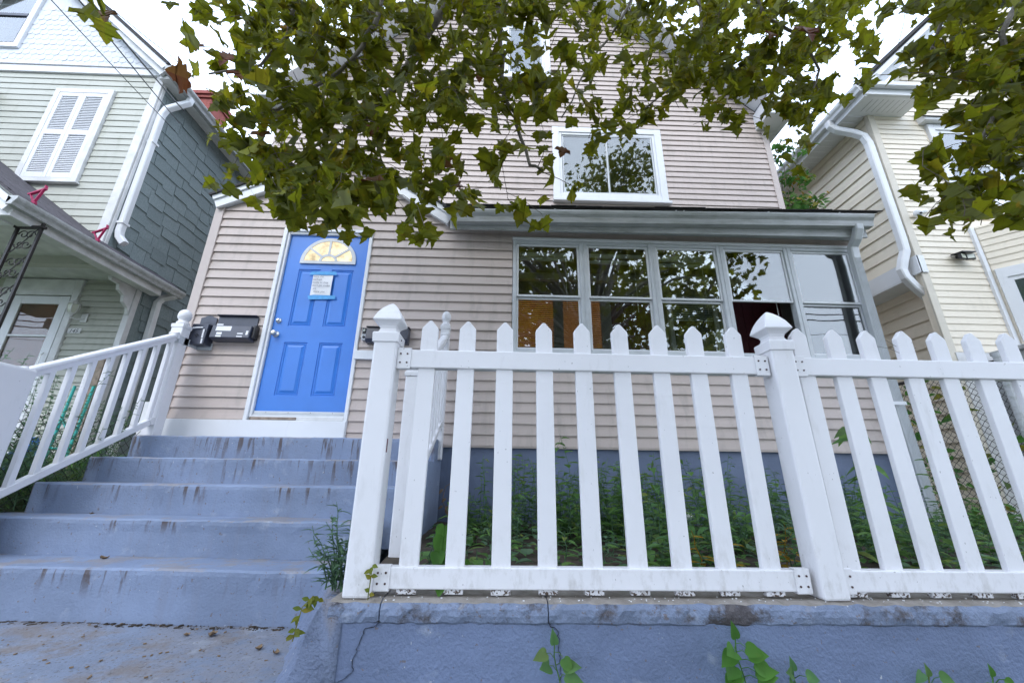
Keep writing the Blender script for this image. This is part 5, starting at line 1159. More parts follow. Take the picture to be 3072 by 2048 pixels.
def b_tall(h): 
    def f(lm, sm_, b):
        for k in range(3): weed(lm, sm_, b+Vector((random.uniform(-.05, .05), random.uniform(-.05, .05), 0)), h*random.uniform(.75, 1.05), 'mid', (random.uniform(-.1, .1), 0, 0))
    return f
for x, y, h, lb in ((-.15, 3.5, .60, 'tall lambsquarters weed in front of the blue foundation beside the stairs'), (.36, 3.6, .58, 'tall spindly weed rising in front of the blue foundation'), (.72, 3.5, .42, 'bushy weed in the bed below the first porch window'), (.95, 3.4, .40, 'leafy weed in the bed below the second porch window')):
    plant('tall_weed', lb, (x, y, 1.02), b_tall(h), 'weed')
fl_ = MB()
for (x, y, z) in ((1.02, 3.3, 1.33), (1.05, 3.3, 1.31), (1.36, 3.1, 1.21), (2.74, 3.1, 1.16), (2.76, 3.1, 1.18)):
    for k in range(6): blade(fl_, (x, y, z), (math.cos(k), -.3, math.sin(k)), (0, -1, 0), .03, .014, .1)
tag(part('white_flowers', fl_, M['white_flower'], closed=False), 'small white flower heads among the bed weeds', 'flowers', kind='stuff')
def b_seed(n, h, s):
    def f(lm, sm_, b):
        P = [b+Vector((.012*math.sin(t*.9), -.012*t/6, h*t/6)) for t in range(7)]; sm_.tube(P, .0024, 5)
        for i in range(n):
            t = 1.2+4.7*i/n; k = min(int(t), 5); p = P[k].lerp(P[k+1], t-k); a = (1 if i % 2 else -1)*random.uniform(.6, 1.1)
            q = p+Vector((a*s*random.uniform(.35, .75), -.012-random.uniform(0, .02), random.uniform(-.01, .03))); sm_.tube([p, (p+q)/2+Vector((0, 0, .008)), q], .0013, 4, cap=False)
            blade(lm, q, (a*random.uniform(.3, .9), -.35, random.uniform(-.75, .25)), (random.uniform(-.35, .35), -1, random.uniform(.2, .8)), s*random.uniform(.6, 1.05), s*random.uniform(.62, .85), random.uniform(.05, .35), heart=True)
        blade(lm, P[-1], (-.15, -.3, 1), (0, -1, .2), s*.8, s*.5, .25, heart=True)
    return f
plant('seedling', 'small leafy seedling growing up the long crack of the wall', (.215, 1.69, .70), b_seed(8, .20, .062), 'weed')
plant('seedling', 'larger bright green seedling leaning against the blue wall', (.86, 1.69, .70), b_seed(14, .22, .070), 'bright_leaf')
plant('seedling', 'low leafy seedling right of the larger one along the blue wall', (1.05, 1.69, .70), b_seed(9, .125, .055), 'weed')
plant('seedling', 'tiny seedling at the foot of the blue wall below the second fence panel', (1.53, 1.69, .70), b_seed(7, .11, .05), 'weed')
plant('seedling', 'tiny leafy seedling at the base of the wall under the farthest pickets', (1.76, 1.69, .70), b_seed(7, .11, .05), 'bright_leaf')
# dry twig in the stair corner
plant('dry_vine', 'withered vine curling up the dark corner beside the stairs', (-.38, 3.9, 1.03), lambda lm, sm_, b: (sm_.tube([b, b+Vector((-.06, -.05, .12)), b+Vector((-.12, -.05, .22)), b+Vector((-.10, -.04, .34)), b+Vector((-.03, -.03, .38))], .003, 5), [blade(lm, b+Vector((random.uniform(-.12, 0), -.05, random.uniform(.1, .38))), (random.uniform(-1, 1), -.4, -.5), (0, -1, .3), .05, .025, .5) for i in range(9)]), 'dry_leaf')
# climber between the houses
cl = thing('climbing_vine', 'bright green climber with yellow leaves between the taupe and cream houses', 'vine', (5.25, 5.6, 1.1)); lm, ym, sm_ = MB(), MB(), MB()
for i in range(16):
    a = Vector((random.uniform(4.7, 5.1), random.uniform(5.6, 6.1), random.uniform(5.5, 7.2))); b = a+Vector((random.uniform(.15, .85), random.uniform(-.2, .2), random.uniform(-.15, .45))); sm_.tube([a-Vector((.1, 0, .8)), a, (a+b)/2+Vector((0, 0, .08)), b], .006, 4, cap=False)
    for k in range(30):
        p = a.lerp(b, random.random())+Vector((random.gauss(0, .06), random.gauss(0, .07), random.gauss(0, .07))); an = random.uniform(0, 6.28)
        blade(ym if random.random() < .10 else lm, p, (math.cos(an), math.sin(an), random.uniform(-.9, .2)), (random.uniform(-.5, .5), -1, .5), random.uniform(.08, .13), random.uniform(.06, .09), .2, heart=True)
for i in range(260):
    p = Vector((random.uniform(4.68, 5.15), random.uniform(5.6, 6.6), random.uniform(4.2, 7.3))); an = random.uniform(0, 6.28); blade(lm, p, (math.cos(an), math.sin(an), random.uniform(-.9, .1)), (0, -1, .5), .11, .08, .2, heart=True)
part('leaves', lm, M['vine'], cl, closed=False, kind='stuff'); part('yellow_leaves', ym, M['yellow_leaf'], cl, closed=False); part('stems', sm_, M['twig'], cl, closed=False)
cf = MB()
for i in range(420):
    t = random.random(); q = P0.lerp(P1, t) if random.random() < .6 else P1.lerp(P2, t); an = random.uniform(0, 6.28); z = 1.05+random.random()**1.6*1.5
    blade(cf, q+Vector((random.gauss(.05, .06), random.gauss(.08, .06), z)), (math.cos(an), math.sin(an), random.uniform(-.9, .2)), (0, -1, .4), random.uniform(.05, .10), random.uniform(.03, .07), .2, heart=True)
tag(part('fence_creeper', cf, M['vine'], closed=False), 'green creeper leaves growing through the chain link fence', 'creeper', kind='stuff')
# leaf sprays (x, y, z, leaves) and boughs of the street tree
TARGETS = [(-2.42,2.31,4.93,3), (-2.52,2.21,5.03,3), (-1.89,1.94,4.62,2), (-1.84,2.09,4.66,2), (-2.46,2.62,5.33,2), (-2.08,2.29,5.08,2),
(-2.21,2.34,5.28,2), (-1.88,1.95,4.37,2), (-1.9,2.08,4.58,2), (-1.7,1.92,4.33,2), (-1.81,2.3,5.26,2), (-1.76,2.16,4.95,2), (-1.54,2.02,4.68,2),
(-1.97,2.54,5.46,2), (-2.13,2.54,5.51,2), (-1.67,2.09,4.72,2), (-1.66,1.97,4.39,2), (-2.02,2.66,5.69,2), (-1.87,2.35,4.96,2), (-2.01,2.44,5.18,2),
(-1.61,2.08,4.72,2), (-1.95,2.45,5.47,2), (-1.99,2.54,5.49,2), (-2.13,2.54,5.47,2), (-1.93,2.39,5.11,2), (-1.44,2.48,5.17,2), (-1.52,2.47,5.5,2),
(-1.42,2.34,5.19,2), (-1.38,2.15,4.69,2), (-1.51,2.24,5.17,2), (-1.64,2.64,5.43,2), (-1.35,2.05,4.52,2), (-1.37,2.22,5.09,2), (-1.77,2.56,5.33,2),
(-1.46,2.11,4.76,2), (-1.28,1.99,4.57,2), (-1.37,2.26,5.1,2), (-1.48,2.06,4.86,2), (-1.72,2.61,5.38,2), (-1.58,2.43,5.31,2), (-1.15,2.54,5.55,2),
(-1.26,2.49,5.36,2), (-1.21,2.46,5.27,2), (-1.15,2.02,4.81,2), (-1.05,1.94,4.62,2), (-1.38,2.61,5.54,2), (-1.16,2.23,5.04,2), (-1.24,2.65,5.54,2),
(-1.1,2.17,4.82,2), (-1.19,2.6,5.7,2), (-1.14,2.33,5.06,2), (-1.01,1.94,4.53,2), (-1.26,2.28,5.05,2), (-1.08,2.35,5.37,2), (-1.23,2.48,5.35,2),
(-0.78,2.29,5.09,2), (-0.78,2.34,5.29,2), (-0.88,2.69,5.89,2), (-0.65,2.13,4.7,2), (-0.69,1.94,4.62,2), (-1.06,2.59,5.69,2), (-0.8,2.1,4.73,2),
(-0.99,2.44,5.47,2), (-0.77,2.26,5.04,2), (-0.98,2.64,5.66,2), (-0.79,2.1,4.72,2), (-0.76,1.97,4.66,2), (-0.59,2.04,4.76,2), (-0.86,2.07,4.91,2),
(-0.94,2.69,5.69,2), (-0.33,2.39,5.4,2), (-0.35,2.58,5.79,2), (-0.43,2.16,4.81,2), (-0.34,1.98,4.63,2), (-0.35,2.29,5,2), (-0.44,2.2,4.81,2),
(-0.31,2.2,5.02,2), (-0.45,2.12,5.02,2), (-0.53,2.33,5.37,2), (-0.41,2.02,4.87,2), (-0.3,2.2,5.13,2), (-0.29,2.23,5.18,2), (-0.3,1.95,4.76,2),
(-0.28,2.11,4.78,2), (-0.5,2.61,5.76,2), (0.06,2.32,5.38,2), (-0.18,2.49,5.51,2), (-0.01,2.17,5.07,2), (-0.1,2.45,5.45,2), (0.01,2.25,5.16,2),
(-0.24,2.66,5.79,2), (-0.07,2.38,5.28,2), (-0.05,2.11,4.75,2), (-0.12,2.3,5.01,2), (0.07,2.53,5.7,2), (-0.09,2.6,5.67,2), (-0.17,2.1,4.83,2),
(-0.11,2.22,4.91,2), (0.01,2.7,6.05,2), (0.06,2.06,4.72,2), (0.32,2.2,5.14,2), (0.13,2.03,4.89,2), (0.17,2.1,4.73,2), (0.33,1.95,4.79,2),
(0.17,2.55,5.4,2), (0.13,2.08,4.67,2), (0.2,2.06,4.77,2), (0.45,2.36,5.34,2), (0.34,2.49,5.59,2), (0.38,1.97,4.62,2), (0.38,2.29,5.11,2),
(0.32,2.14,5.02,2), (0.3,2.37,5.48,2), (0.22,2.62,5.81,2), (0.34,2.46,5.56,2), (0.88,2.54,5.44,2), (0.62,2.37,5.28,2), (0.53,2.32,5.15,2),
(0.56,1.96,4.58,2), (0.52,2.14,4.76,2), (0.55,2.15,5.12,2), (0.63,2.13,5.11,2), (0.65,2.53,5.74,2), (0.77,2.25,4.98,2), (0.53,2.32,5.29,2),
(1.38,3.24,6.65,3), (1.37,2.74,5.98,3), (1.3,2.63,5.6,3), (1.34,3.32,6.81,3), (1.39,2.69,6.11,3), (1.42,3.28,6.81,3), (1.24,2.74,5.95,3),
(1.6,3.45,7.07,3), (1.16,2.85,6.32,3), (1.13,2.67,5.86,3), (1.57,2.51,5.46,2), (1.89,2.81,6.31,2), (1.65,2.71,5.98,2), (1.72,2.73,5.8,2),
(1.49,2.65,5.81,2), (2.2,3.33,6.77,2), (1.7,2.89,6.08,2), (1.55,2.54,5.83,2), (2.2,3.46,7.36,2), (2.09,3.4,7.02,2), (1.6,2.72,6.18,2),
(1.69,2.78,6.22,2), (1.82,2.84,6.22,2), (1.99,3.5,7.2,2), (2.35,3.27,6.69,2), (2.37,3.02,6.45,2), (2.49,3.49,7.2,2), (2.36,2.94,6.37,2),
(2.26,2.7,6.19,2), (2.76,3.33,6.91,2), (2.39,3.04,6.75,2), (2.38,2.98,6.63,2), (2.15,2.55,5.9,2), (2.41,3.39,6.97,2), (1.95,2.72,5.81,2),
(2.01,2.62,5.68,2), (2.16,2.85,6.01,2), (2.8,3.44,7.21,2), (1.93,2.58,5.59,2), (2.2,2.9,6.46,2), (2.23,2.92,6.44,2), (2.18,2.74,5.98,2),
(2.32,2.92,6.21,2), (2.58,3.33,7.19,2), (3.16,3.43,7.31,2), (2.65,2.88,6.43,2), (2.71,2.9,6.24,2), (3.35,3.43,7.49,2), (2.75,2.95,6.41,2),
(2.64,2.95,6.22,2), (2.64,2.98,6.52,2), (3.15,3.39,7.36,2), (2.57,2.92,6.22,2), (2.34,2.52,5.58,2), (2.74,2.93,6.37,2), (2.64,2.99,6.71,2),
(2.45,2.62,5.91,2), (3.02,3.32,6.9,2), (2.81,2.84,6.47,2), (2.83,3.06,6.41,2), (2.5,2.57,5.67,2), (3.11,3.1,6.62,2), (3.11,3.5,7.05,2),
(2.34,2.56,5.74,2), (3.1,2.73,5.99,2), (3.93,3.43,7.2,2), (3.19,2.74,6.27,2), (3.08,2.63,6.11,2), (3.16,2.75,5.95,2), (2.88,2.63,6.09,2),
(3.21,3.11,6.62,2), (3.11,2.99,6.29,2), (3,2.71,5.93,2), (3.44,3,6.55,2), (3.13,2.96,6.55,2), (3.48,3.06,6.63,2), (2.88,2.52,5.74,2),
(2.77,2.54,5.52,2), (3.26,2.99,6.4,2), (2.7,2.58,5.78,2), (2.81,2.68,6.03,2), (2.95,2.71,5.81,2), (3.93,3.34,7.17,2), (3.68,3.37,6.95,2),
(4.53,3.39,7.42,2), (3.07,2.55,5.65,2), (3.93,3.12,6.94,2), (3.38,2.72,6.02,2), (3.83,3.1,6.47,2), (4.39,3.49,7.22,2), (3.47,2.74,6.29,2),
(3.98,3.24,6.99,2), (3.54,2.66,6.16,2), (3.69,2.98,6.32,2), (3.92,3.05,6.73,2), (4.01,3.1,6.8,2), (3.88,2.96,6.54,2), (3.12,2.54,5.86,2),
(3.14,2.24,5.44,3), (3.22,2.19,5.15,3), (2.9,2.07,5.03,3), (2.71,1.82,4.54,3), (3.41,2.17,5.34,2), (3.71,2.19,5.37,2), (3.26,2.14,4.97,2),
(3.01,1.87,4.66,2), (3.2,1.9,4.79,2), (3.35,2.03,4.91,2), (2.98,1.81,4.69,2), (3.48,2.09,4.96,2), (3.33,1.84,4.71,2), (3.23,1.76,4.66,2),
(3.97,2.26,5.31,2), (4.08,2.27,5.46,2), (3.54,2.01,4.92,2), (3.06,1.75,4.6,2), (3.9,2.12,5.17,2), (3.96,2.23,5.29,2), (3.81,2.12,5.26,2),
(3.35,1.95,4.8,2), (4.27,2.21,5.19,2), (4.42,2.2,5.16,2), (3.94,1.94,4.86,2), (3.37,1.78,4.55,2), (3.8,1.98,4.91,2), (4.28,2.14,5.18,2),
(4.07,2.17,5.12,2), (3.99,2.1,5.14,2), (4.31,2.29,5.28,2), (4.35,2.18,5.19,2), (3.85,1.93,4.65,2), (4.54,2.25,5.54,2), (3.95,2.06,5.11,2),
(3.74,1.94,4.84,2), (4.38,2.21,5.27,2), (-1.97,1.91,4.03,3), (-1.76,2.01,4.12,2), (-1.7,1.97,4.1,2), (-1.98,2.2,4.57,2), (-1.93,2.28,4.6,2),
(-1.76,2,4.27,2), (-2.26,2.62,5.24,2), (-1.42,2,4.26,2), (-1.95,2.53,4.97,2), (-1.37,1.93,4.23,2), (-1.93,2.67,5.4,2), (-1.57,2.22,4.43,2),
(-1.79,2.25,4.55,2), (-1.71,2.28,4.75,2), (-1.88,2.64,5.12,2), (-1.8,2.42,4.97,2), (-1.95,2.38,4.94,2), (-1.86,2.21,4.69,2), (-1.7,2.12,4.36,2),
(-1.84,2.32,4.67,2), (-1.89,2.65,5.03,2), (-2.07,2.5,5.11,2), (-1.5,2.32,4.88,2), (-1.58,2.43,4.97,2), (-1.45,2.43,4.97,2), (-1.43,2.22,4.43,2),
(-1.44,2.27,4.76,2), (-1.29,2.01,4.18,2), (-1.63,2.63,5.19,2), (-1.21,2.02,4.27,2), (-1.76,2.64,5.11,2), (-1.48,2.2,4.56,2), (-1.53,2.27,4.59,2),
(-1.48,2.4,4.7,2), (-1.69,2.64,4.97,2), (-1.46,2.41,4.98,2), (-1.54,2.25,4.68,2), (-1.11,2.35,4.66,2), (-1.14,2.48,4.99,2), (-1.3,2.57,4.92,2),
(-1.05,2.53,4.85,2), (-1.25,2.55,4.89,2), (-1.3,2.68,5.41,2), (-1.21,2.34,4.88,2), (-0.9,2.07,4.45,2), (-1.03,2.35,4.76,2), (-1.15,2.52,4.9,2),
(-1.37,2.7,5.32,2), (-0.93,2.16,4.49,2), (-0.97,2.27,4.74,2), (-1.13,2.47,4.84,2), (-0.99,2.17,4.62,2), (-0.78,2.63,5.16,2), (-0.86,2.29,4.54,2),
(-0.7,1.96,4.35,2), (-0.7,2.68,5.16,2), (-0.58,2.05,4.4,2), (-0.66,2.03,4.42,2), (-0.86,2.69,5.24,2), (-0.6,2.04,4.51,2), (-0.46,2.69,5.21,2),
(-0.33,1.91,4.19,2), (-0.36,1.95,4.12,2), (-0.46,2.67,5.08,2), (-0.49,2.06,4.45,2), (-0.24,2.12,4.38,2), (-0.37,1.92,4.14,2), (-0.47,2.14,4.42,2),
(-0.51,2.48,4.83,2), (-0.3,2.31,4.66,2), (-0.16,2.34,4.74,2), (0,2.53,5.03,2), (-0.23,2.61,5.33,2), (-0.01,1.95,4.14,2), (-0.06,2.03,4.53,2),
(-0.18,2.11,4.58,2), (-0.19,2.37,4.79,2), (-0.01,2.12,4.35,2), (0.23,2.55,5.22,2), (0.3,2.09,4.39,2), (0.2,2.62,5.25,2), (0.23,2.46,4.91,2),
(0.28,2.64,5.18,2), (0.19,2.21,4.73,2), (0.59,2.49,5.1,3), (0.75,2.33,4.79,3), (0.82,2.46,5.16,3), (0.53,2.06,4.3,3), (1.19,2.96,5.96,2),
(1.56,3.4,6.54,2), (1.47,3.1,6.12,2), (1.44,3.15,6.25,2), (1.24,2.8,5.38,2), (1.29,3.36,6.33,2), (1,2.6,5.38,2), (1.27,2.59,5.14,2), (1.6,2.52,5.2,2),
(1.35,2.54,5.29,2), (1.45,2.64,5.52,2), (1.78,3.33,6.38,2), (1.59,2.56,5.21,2), (1.64,2.51,5.34,2), (2.01,3.26,6.19,2), (1.85,3.37,6.2,2),
(1.7,3.27,6.01,2), (2.09,3.29,6.32,2), (1.75,2.78,5.37,2), (1.59,2.94,5.71,2), (1.69,2.66,5.39,2), (1.79,3.2,5.92,2), (2.04,2.89,5.87,2),
(2.22,2.77,5.55,2), (2.16,3.04,6.07,2), (2.37,3.32,6.58,2), (2.1,2.75,5.49,2), (2,2.76,5.37,2), (2.15,2.89,5.92,2), (2.39,3.5,6.47,2),
(2.38,3.45,6.63,2), (1.79,2.61,5.18,2), (2.4,3.29,6.17,2), (2.4,3.04,6.05,2), (2.21,3.23,5.97,2), (2.25,3.08,6.02,2), (2.48,3.41,6.59,2),
(2.1,3.05,5.74,2), (1.86,2.52,5.19,2), (1.84,2.55,5.24,2), (2.15,3.12,6.32,2), (2.09,3.13,5.84,2), (2.85,3.01,6.17,2), (2.43,2.85,5.5,2),
(2.44,2.82,5.68,2), (2.3,2.72,5.37,2), (3.19,3.36,6.34,2), (3.18,3.46,6.39,2), (2.87,3.4,6.65,2), (2.65,2.96,5.66,2), (2.4,2.76,5.41,2),
(2.54,2.89,5.6,2), (2.53,2.71,5.65,2), (2.6,2.67,5.57,2), (2.46,2.9,5.96,2), (3.16,3.49,6.43,2), (2.56,2.9,5.77,2), (2.58,2.91,5.62,2),
(2.68,2.91,5.62,2), (2.83,3.17,6.39,2), (2.6,2.78,5.53,2), (3.1,3.3,6.53,2), (3.5,3.1,6.2,2), (3.6,3.39,6.63,2), (3.34,3.25,6.16,2),
(2.87,2.88,5.59,2), (3.03,2.9,5.82,2), (2.93,2.81,5.54,2), (2.95,2.93,5.71,2), (3.42,3.17,6.38,2), (3.68,3.43,6.52,2), (2.56,2.55,5.25,2),
(3.44,3.31,6.33,2), (3.48,3.42,6.35,2), (3.5,3.12,6.18,2), (2.98,2.77,5.81,2), (3.3,2.94,6.03,2), (3.36,3.08,6.12,2), (2.75,2.54,5.42,2),
(3.24,3.06,5.96,2), (2.95,2.59,5.49,2), (3.79,3.47,6.43,2), (3.93,3.07,6.14,2), (3.62,2.92,5.82,2), (3.18,2.53,5.16,2), (4.14,3.23,6.37,2),
(3.54,2.76,5.56,2), (3.33,2.68,5.53,2), (3.41,2.93,5.73,2), (3.8,3.11,6.21,2), (2.66,1.92,4.26,2), (2.82,1.8,4.2,2), (3.21,2.02,4.49,2),
(3.06,1.98,4.46,2), (3,1.96,4.33,2), (3.11,1.93,4.55,2), (2.84,1.8,4.16,2), (3.74,2.2,4.84,2), (3.22,1.92,4.5,2), (3.32,1.97,4.4,2),
(3.44,1.95,4.54,2), (3.57,2.03,4.59,2), (3.51,2.03,4.71,2), (3.6,2.15,4.88,2), (3.72,2.16,4.6,2), (3.21,1.86,4.41,2), (3.29,1.99,4.36,2),
(3.42,1.81,4.25,2), (4.06,2.1,4.88,2), (3.81,2.1,4.52,2), (3.63,1.9,4.51,2), (3.71,2.03,4.44,2), (3.67,1.95,4.46,2), (3.93,2.06,4.64,2),
(3.52,1.85,4.26,2), (4.05,2.06,4.76,2), (3.71,1.95,4.3,2), (3.53,1.88,4.3,2), (3.48,1.86,4.29,2), (3.3,1.75,4.01,2), (4.27,2.19,4.84,2),
(3.38,1.79,4.23,2), (-2.46,2.33,4.46,2), (-2.25,2.62,4.72,3), (-1.79,2.16,4.2,3), (-2.24,2.44,4.56,3), (-1.92,2.31,4.15,3), (-1.43,1.94,3.73,2),
(-1.83,2.48,4.6,2), (-2.04,2.66,4.89,2), (-1.36,2.03,3.85,2), (-1.69,2.23,4.24,2), (-1.95,2.7,4.67,2), (-1.59,2.28,4.19,2), (-1.65,2.21,4.05,2),
(-1.46,2.16,4.06,2), (-1.86,2.44,4.39,2), (-1.24,2.12,4.08,2), (-1.44,2.63,4.74,2), (-1.13,2.03,3.92,2), (-1.71,2.66,4.81,2), (-1.34,2.06,4.14,2),
(-1.24,2,3.91,2), (-1.34,2.38,4.39,2), (-1.49,2.66,4.83,2), (-1.51,2.53,4.55,2), (-1.17,1.93,3.77,2), (-0.89,1.97,3.91,2), (-1.07,2.45,4.36,2),
(-1.2,2.52,4.57,2), (-1.07,2.54,4.55,2), (-1.06,2.29,4.24,2), (-1.27,2.68,4.83,2), (-1.15,2.69,4.83,2), (-1.05,2.42,4.46,2), (-1.06,2.25,4.42,2),
(-1.18,2.48,4.4,2), (-0.7,1.93,3.97,2), (-0.59,2.17,4.11,2), (-0.84,2.37,4.52,2), (-0.77,2.13,4.28,2), (-0.62,2.44,4.66,2), (-0.62,2.42,4.37,2),
(-0.81,2.6,4.64,2), (-0.76,2.33,4.36,2), (-0.58,2.58,4.57,2), (-0.26,2.09,4.21,2), (-0.35,2.03,4.08,2), (-0.47,2.04,4.12,2), (-0.32,1.95,3.81,2),
(-0.42,1.91,3.73,2), (-0.48,2.38,4.37,2), (-0.35,1.99,3.84,2), (-0.41,2.62,4.64,2), (-0.46,2.09,4.08,2), (-0.09,1.97,4.07,2), (0.08,2.27,4.41,2),
(-0,2.57,4.58,2), (-0.02,2.11,4.01,2), (0.04,2.49,4.78,2), (0.02,2.42,4.47,2), (0.08,2.3,4.49,2), (-0.12,2.51,4.66,2), (0.31,1.97,4,2),
(0.2,2.43,4.51,2), (0.37,2.38,4.54,2), (0.19,2,3.94,2), (0.27,2.44,4.45,2), (0.24,1.99,4.01,2), (0.44,2.08,4.01,3), (0.75,2.66,5,3),
(0.67,2.4,4.63,3), (0.5,2,4.12,3), (1.16,2.97,5.09,2), (1.05,2.58,4.81,2), (1.32,2.86,5.11,2), (1.25,3.1,5.3,2), (1.39,3.48,6.16,2),
(1.23,2.91,5.15,2), (1.21,3,5.46,2), (1.42,3.05,5.63,2), (1.48,2.55,4.91,3), (1.86,3.25,5.72,3), (1.8,3.12,5.57,3), (1.61,2.74,5.12,3),
(1.71,2.78,5.07,3), (1.65,2.67,4.99,3), (1.73,3.24,5.78,3), (1.39,2.62,4.7,3), (1.92,3.48,5.87,3), (1.72,2.82,5.19,3), (1.73,2.61,5,2),
(1.91,2.54,4.97,2), (2.35,3.09,5.72,2), (2.31,3.5,6.06,2), (2.11,3.1,5.29,2), (2.32,3.06,5.58,2), (2.41,3.41,6.1,2), (2.18,2.78,5.16,2),
(1.99,2.64,5.1,2), (2.26,3.44,5.89,2), (2.22,3.03,5.64,2), (2.19,2.87,5.37,2), (2.48,3.49,6.09,2), (1.92,2.59,4.81,2), (2.08,3.01,5.45,2),
(2.3,3.2,5.66,2), (1.86,2.61,4.91,2), (2,2.6,4.83,2), (2.13,3.11,5.47,2), (1.81,2.8,4.94,2), (3.11,3.42,5.8,2), (2.24,2.71,4.98,2),
(2.59,2.92,5.17,2), (2.94,3.45,6.26,2), (2.7,3.35,5.78,2), (2.45,2.85,5.36,2), (2.47,2.81,4.99,2), (2.32,2.68,4.99,2), (2.29,2.81,5.07,2),
(2.19,2.68,5.04,2), (2.65,3.13,5.73,2), (2.76,3.23,5.79,2), (2.79,3.26,5.68,2), (2.6,3.23,5.56,2), (2.9,3.15,5.62,2), (2.16,2.58,4.93,2),
(2.24,2.75,5.19,2), (2.13,2.51,4.95,2), (2.59,2.8,5.06,2), (2.33,2.79,5.24,2), (2.71,2.84,5.16,2), (3.18,3.3,5.64,2), (3.09,3.03,5.34,2),
(2.95,3.04,5.26,2), (2.81,2.87,5.42,2), (3.65,3.5,5.9,2), (3.26,3.16,5.46,2), (3.16,2.97,5.19,2), (2.95,2.96,5.39,2), (3.3,3.39,5.75,2),
(2.96,3,5.48,2), (3.03,3.08,5.77,2), (3.19,3.23,5.6,2), (2.96,2.96,5.36,2), (4.06,3.33,5.99,3), (3.4,2.82,5.23,3), (3.06,2.6,4.79,3),
(3.33,2.73,4.99,3), (2.27,1.78,3.83,2), (3.05,1.96,4.12,2), (3.04,2.13,4.32,2), (3.19,2.16,4.22,2), (3.07,2.02,4.2,2), (3.28,2.22,4.29,2),
(3.15,2.15,4.48,2), (3.01,1.84,4,2), (3.48,2.16,4.48,2), (3.58,2.15,4.39,2), (3,1.77,3.95,2), (3.33,2.06,4.4,2), (2.84,1.78,3.81,2),
(3.23,1.93,4.11,2), (3.5,2.08,4.19,2), (2.98,1.75,3.75,2), (3.36,2.04,4.21,2), (3.95,2.11,4.43,2), (4.08,2.14,4.52,2), (4.15,2.25,4.57,2),
(3.86,2.18,4.5,2), (3.56,1.93,4,2), (4.01,2.2,4.54,2), (3.42,1.84,3.92,2), (4.04,2.23,4.38,2), (3.87,2.15,4.32,2), (3.64,2.05,4.19,2),
(3.63,1.99,4.21,2), (3.66,2.04,4.19,2), (3.92,2.13,4.46,2), (3.59,1.96,4.26,2), (3.2,1.82,3.87,2), (-1.76,1.97,3.63,2), (-1.65,1.96,3.7,2),
(-1.74,2,3.67,2), (-1.82,2.25,3.8,2), (-2.15,2.57,4.34,2), (-2.13,2.37,4.09,2), (-1.81,2.41,4.06,2), (-1.56,2.2,3.74,2), (-1.82,2.55,4.13,2),
(-1.57,2.35,4.16,2), (-1.89,2.47,4.16,2), (-1.56,2.28,4.04,2), (-1.72,2.3,3.94,2), (-1.61,2.48,4.12,2), (-1.64,2.18,3.8,2), (-1.5,2.13,3.84,2),
(-1.31,2.36,4.07,2), (-1.12,2.03,3.81,2), (-1.2,1.99,3.76,2), (-1.25,2.3,4.09,2), (-1.16,2.01,3.65,2), (-1.2,2.04,3.63,2), (-1.22,2.11,3.7,2),
(-1.69,2.69,4.58,2), (-1.58,2.5,4.29,2), (-1.57,2.51,4.35,2), (-1.25,2.44,3.98,2), (-1.41,2.5,4.16,2), (-1.43,2.41,4.03,2), (-1.46,2.37,3.95,2),
(-1.26,2.12,3.7,2), (-0.97,2.22,3.85,2), (-1.07,2.51,4.09,2), (-1.03,2.34,3.99,2), (-0.95,2.36,4.21,2), (-0.8,2.05,3.58,2), (-1.02,2.1,3.66,2),
(-1.12,2.42,4.11,2), (-0.89,2.18,3.9,2), (-0.76,1.95,3.62,2), (-0.83,1.93,3.58,2), (-0.82,2.54,4.34,2), (-0.71,2.6,4.19,2), (-0.51,2.06,3.7,2),
(-0.81,2.66,4.4,2), (-0.66,2.57,4.24,2), (-0.8,2.29,4.02,2), (-0.66,2.18,3.98,2), (-0.67,2.52,4.18,2), (-0.39,2.27,4.07,2), (-0.23,2.13,3.89,2),
(-0.28,2.05,3.75,2), (-0.41,2.5,4.12,2), (-0.43,2.54,4.43,2), (-0.3,1.92,3.67,2), (-0.47,2.29,4.13,2), (-0.42,2.36,3.99,2), (0.01,2.33,4.08,2),
(0.03,1.92,3.5,2), (0.02,2.42,4.29,2), (-0.03,2.44,4.3,2), (-0.11,2.6,4.27,2), (-0.07,2.48,4.39,2), (0.41,2.5,4.35,3), (0.29,2.05,3.8,3),
(0.25,2.47,4.31,3), (0.71,2.66,4.38,3), (0.69,2.32,4,3), (0.64,2.27,4.08,3), (1.1,3.05,5.03,3), (1.06,2.94,4.63,3), (1.32,3.14,5.1,3),
(1.29,2.81,4.65,3), (1.85,3.08,4.8,2), (1.38,2.69,4.71,2), (1.76,3.13,5.07,2), (2.07,2.96,4.82,2), (2.14,3.37,5.36,2), (2.02,2.82,4.82,2),
(1.76,2.57,4.51,2), (2.02,2.74,4.5,2), (1.94,2.67,4.69,2), (2.11,2.54,4.3,3), (2.43,2.7,4.7,3), (2.48,2.76,4.78,3), (2.47,2.72,4.75,3),
(2.84,2.95,4.91,3), (2.62,2.74,4.65,3), (3.3,3.35,5.32,3), (2.88,3.07,5.11,3), (3.31,3.15,5.33,3), (2.5,2.54,4.43,3), (2.9,2.96,5,3),
(3.11,3.28,5.1,3), (3.2,3.06,5.12,3), (2.69,2.65,4.71,3), (2.58,1.8,3.6,3), (2.93,1.82,3.75,2), (3.59,2.22,4.06,2), (3.35,2.07,3.87,2),
(2.8,1.83,3.58,2), (3.54,2.22,3.96,2), (3.38,2.04,3.95,2), (4,2.3,4.17,2), (3.44,2.02,3.92,2), (3.6,2.03,3.98,2), (3.26,1.79,3.68,2),
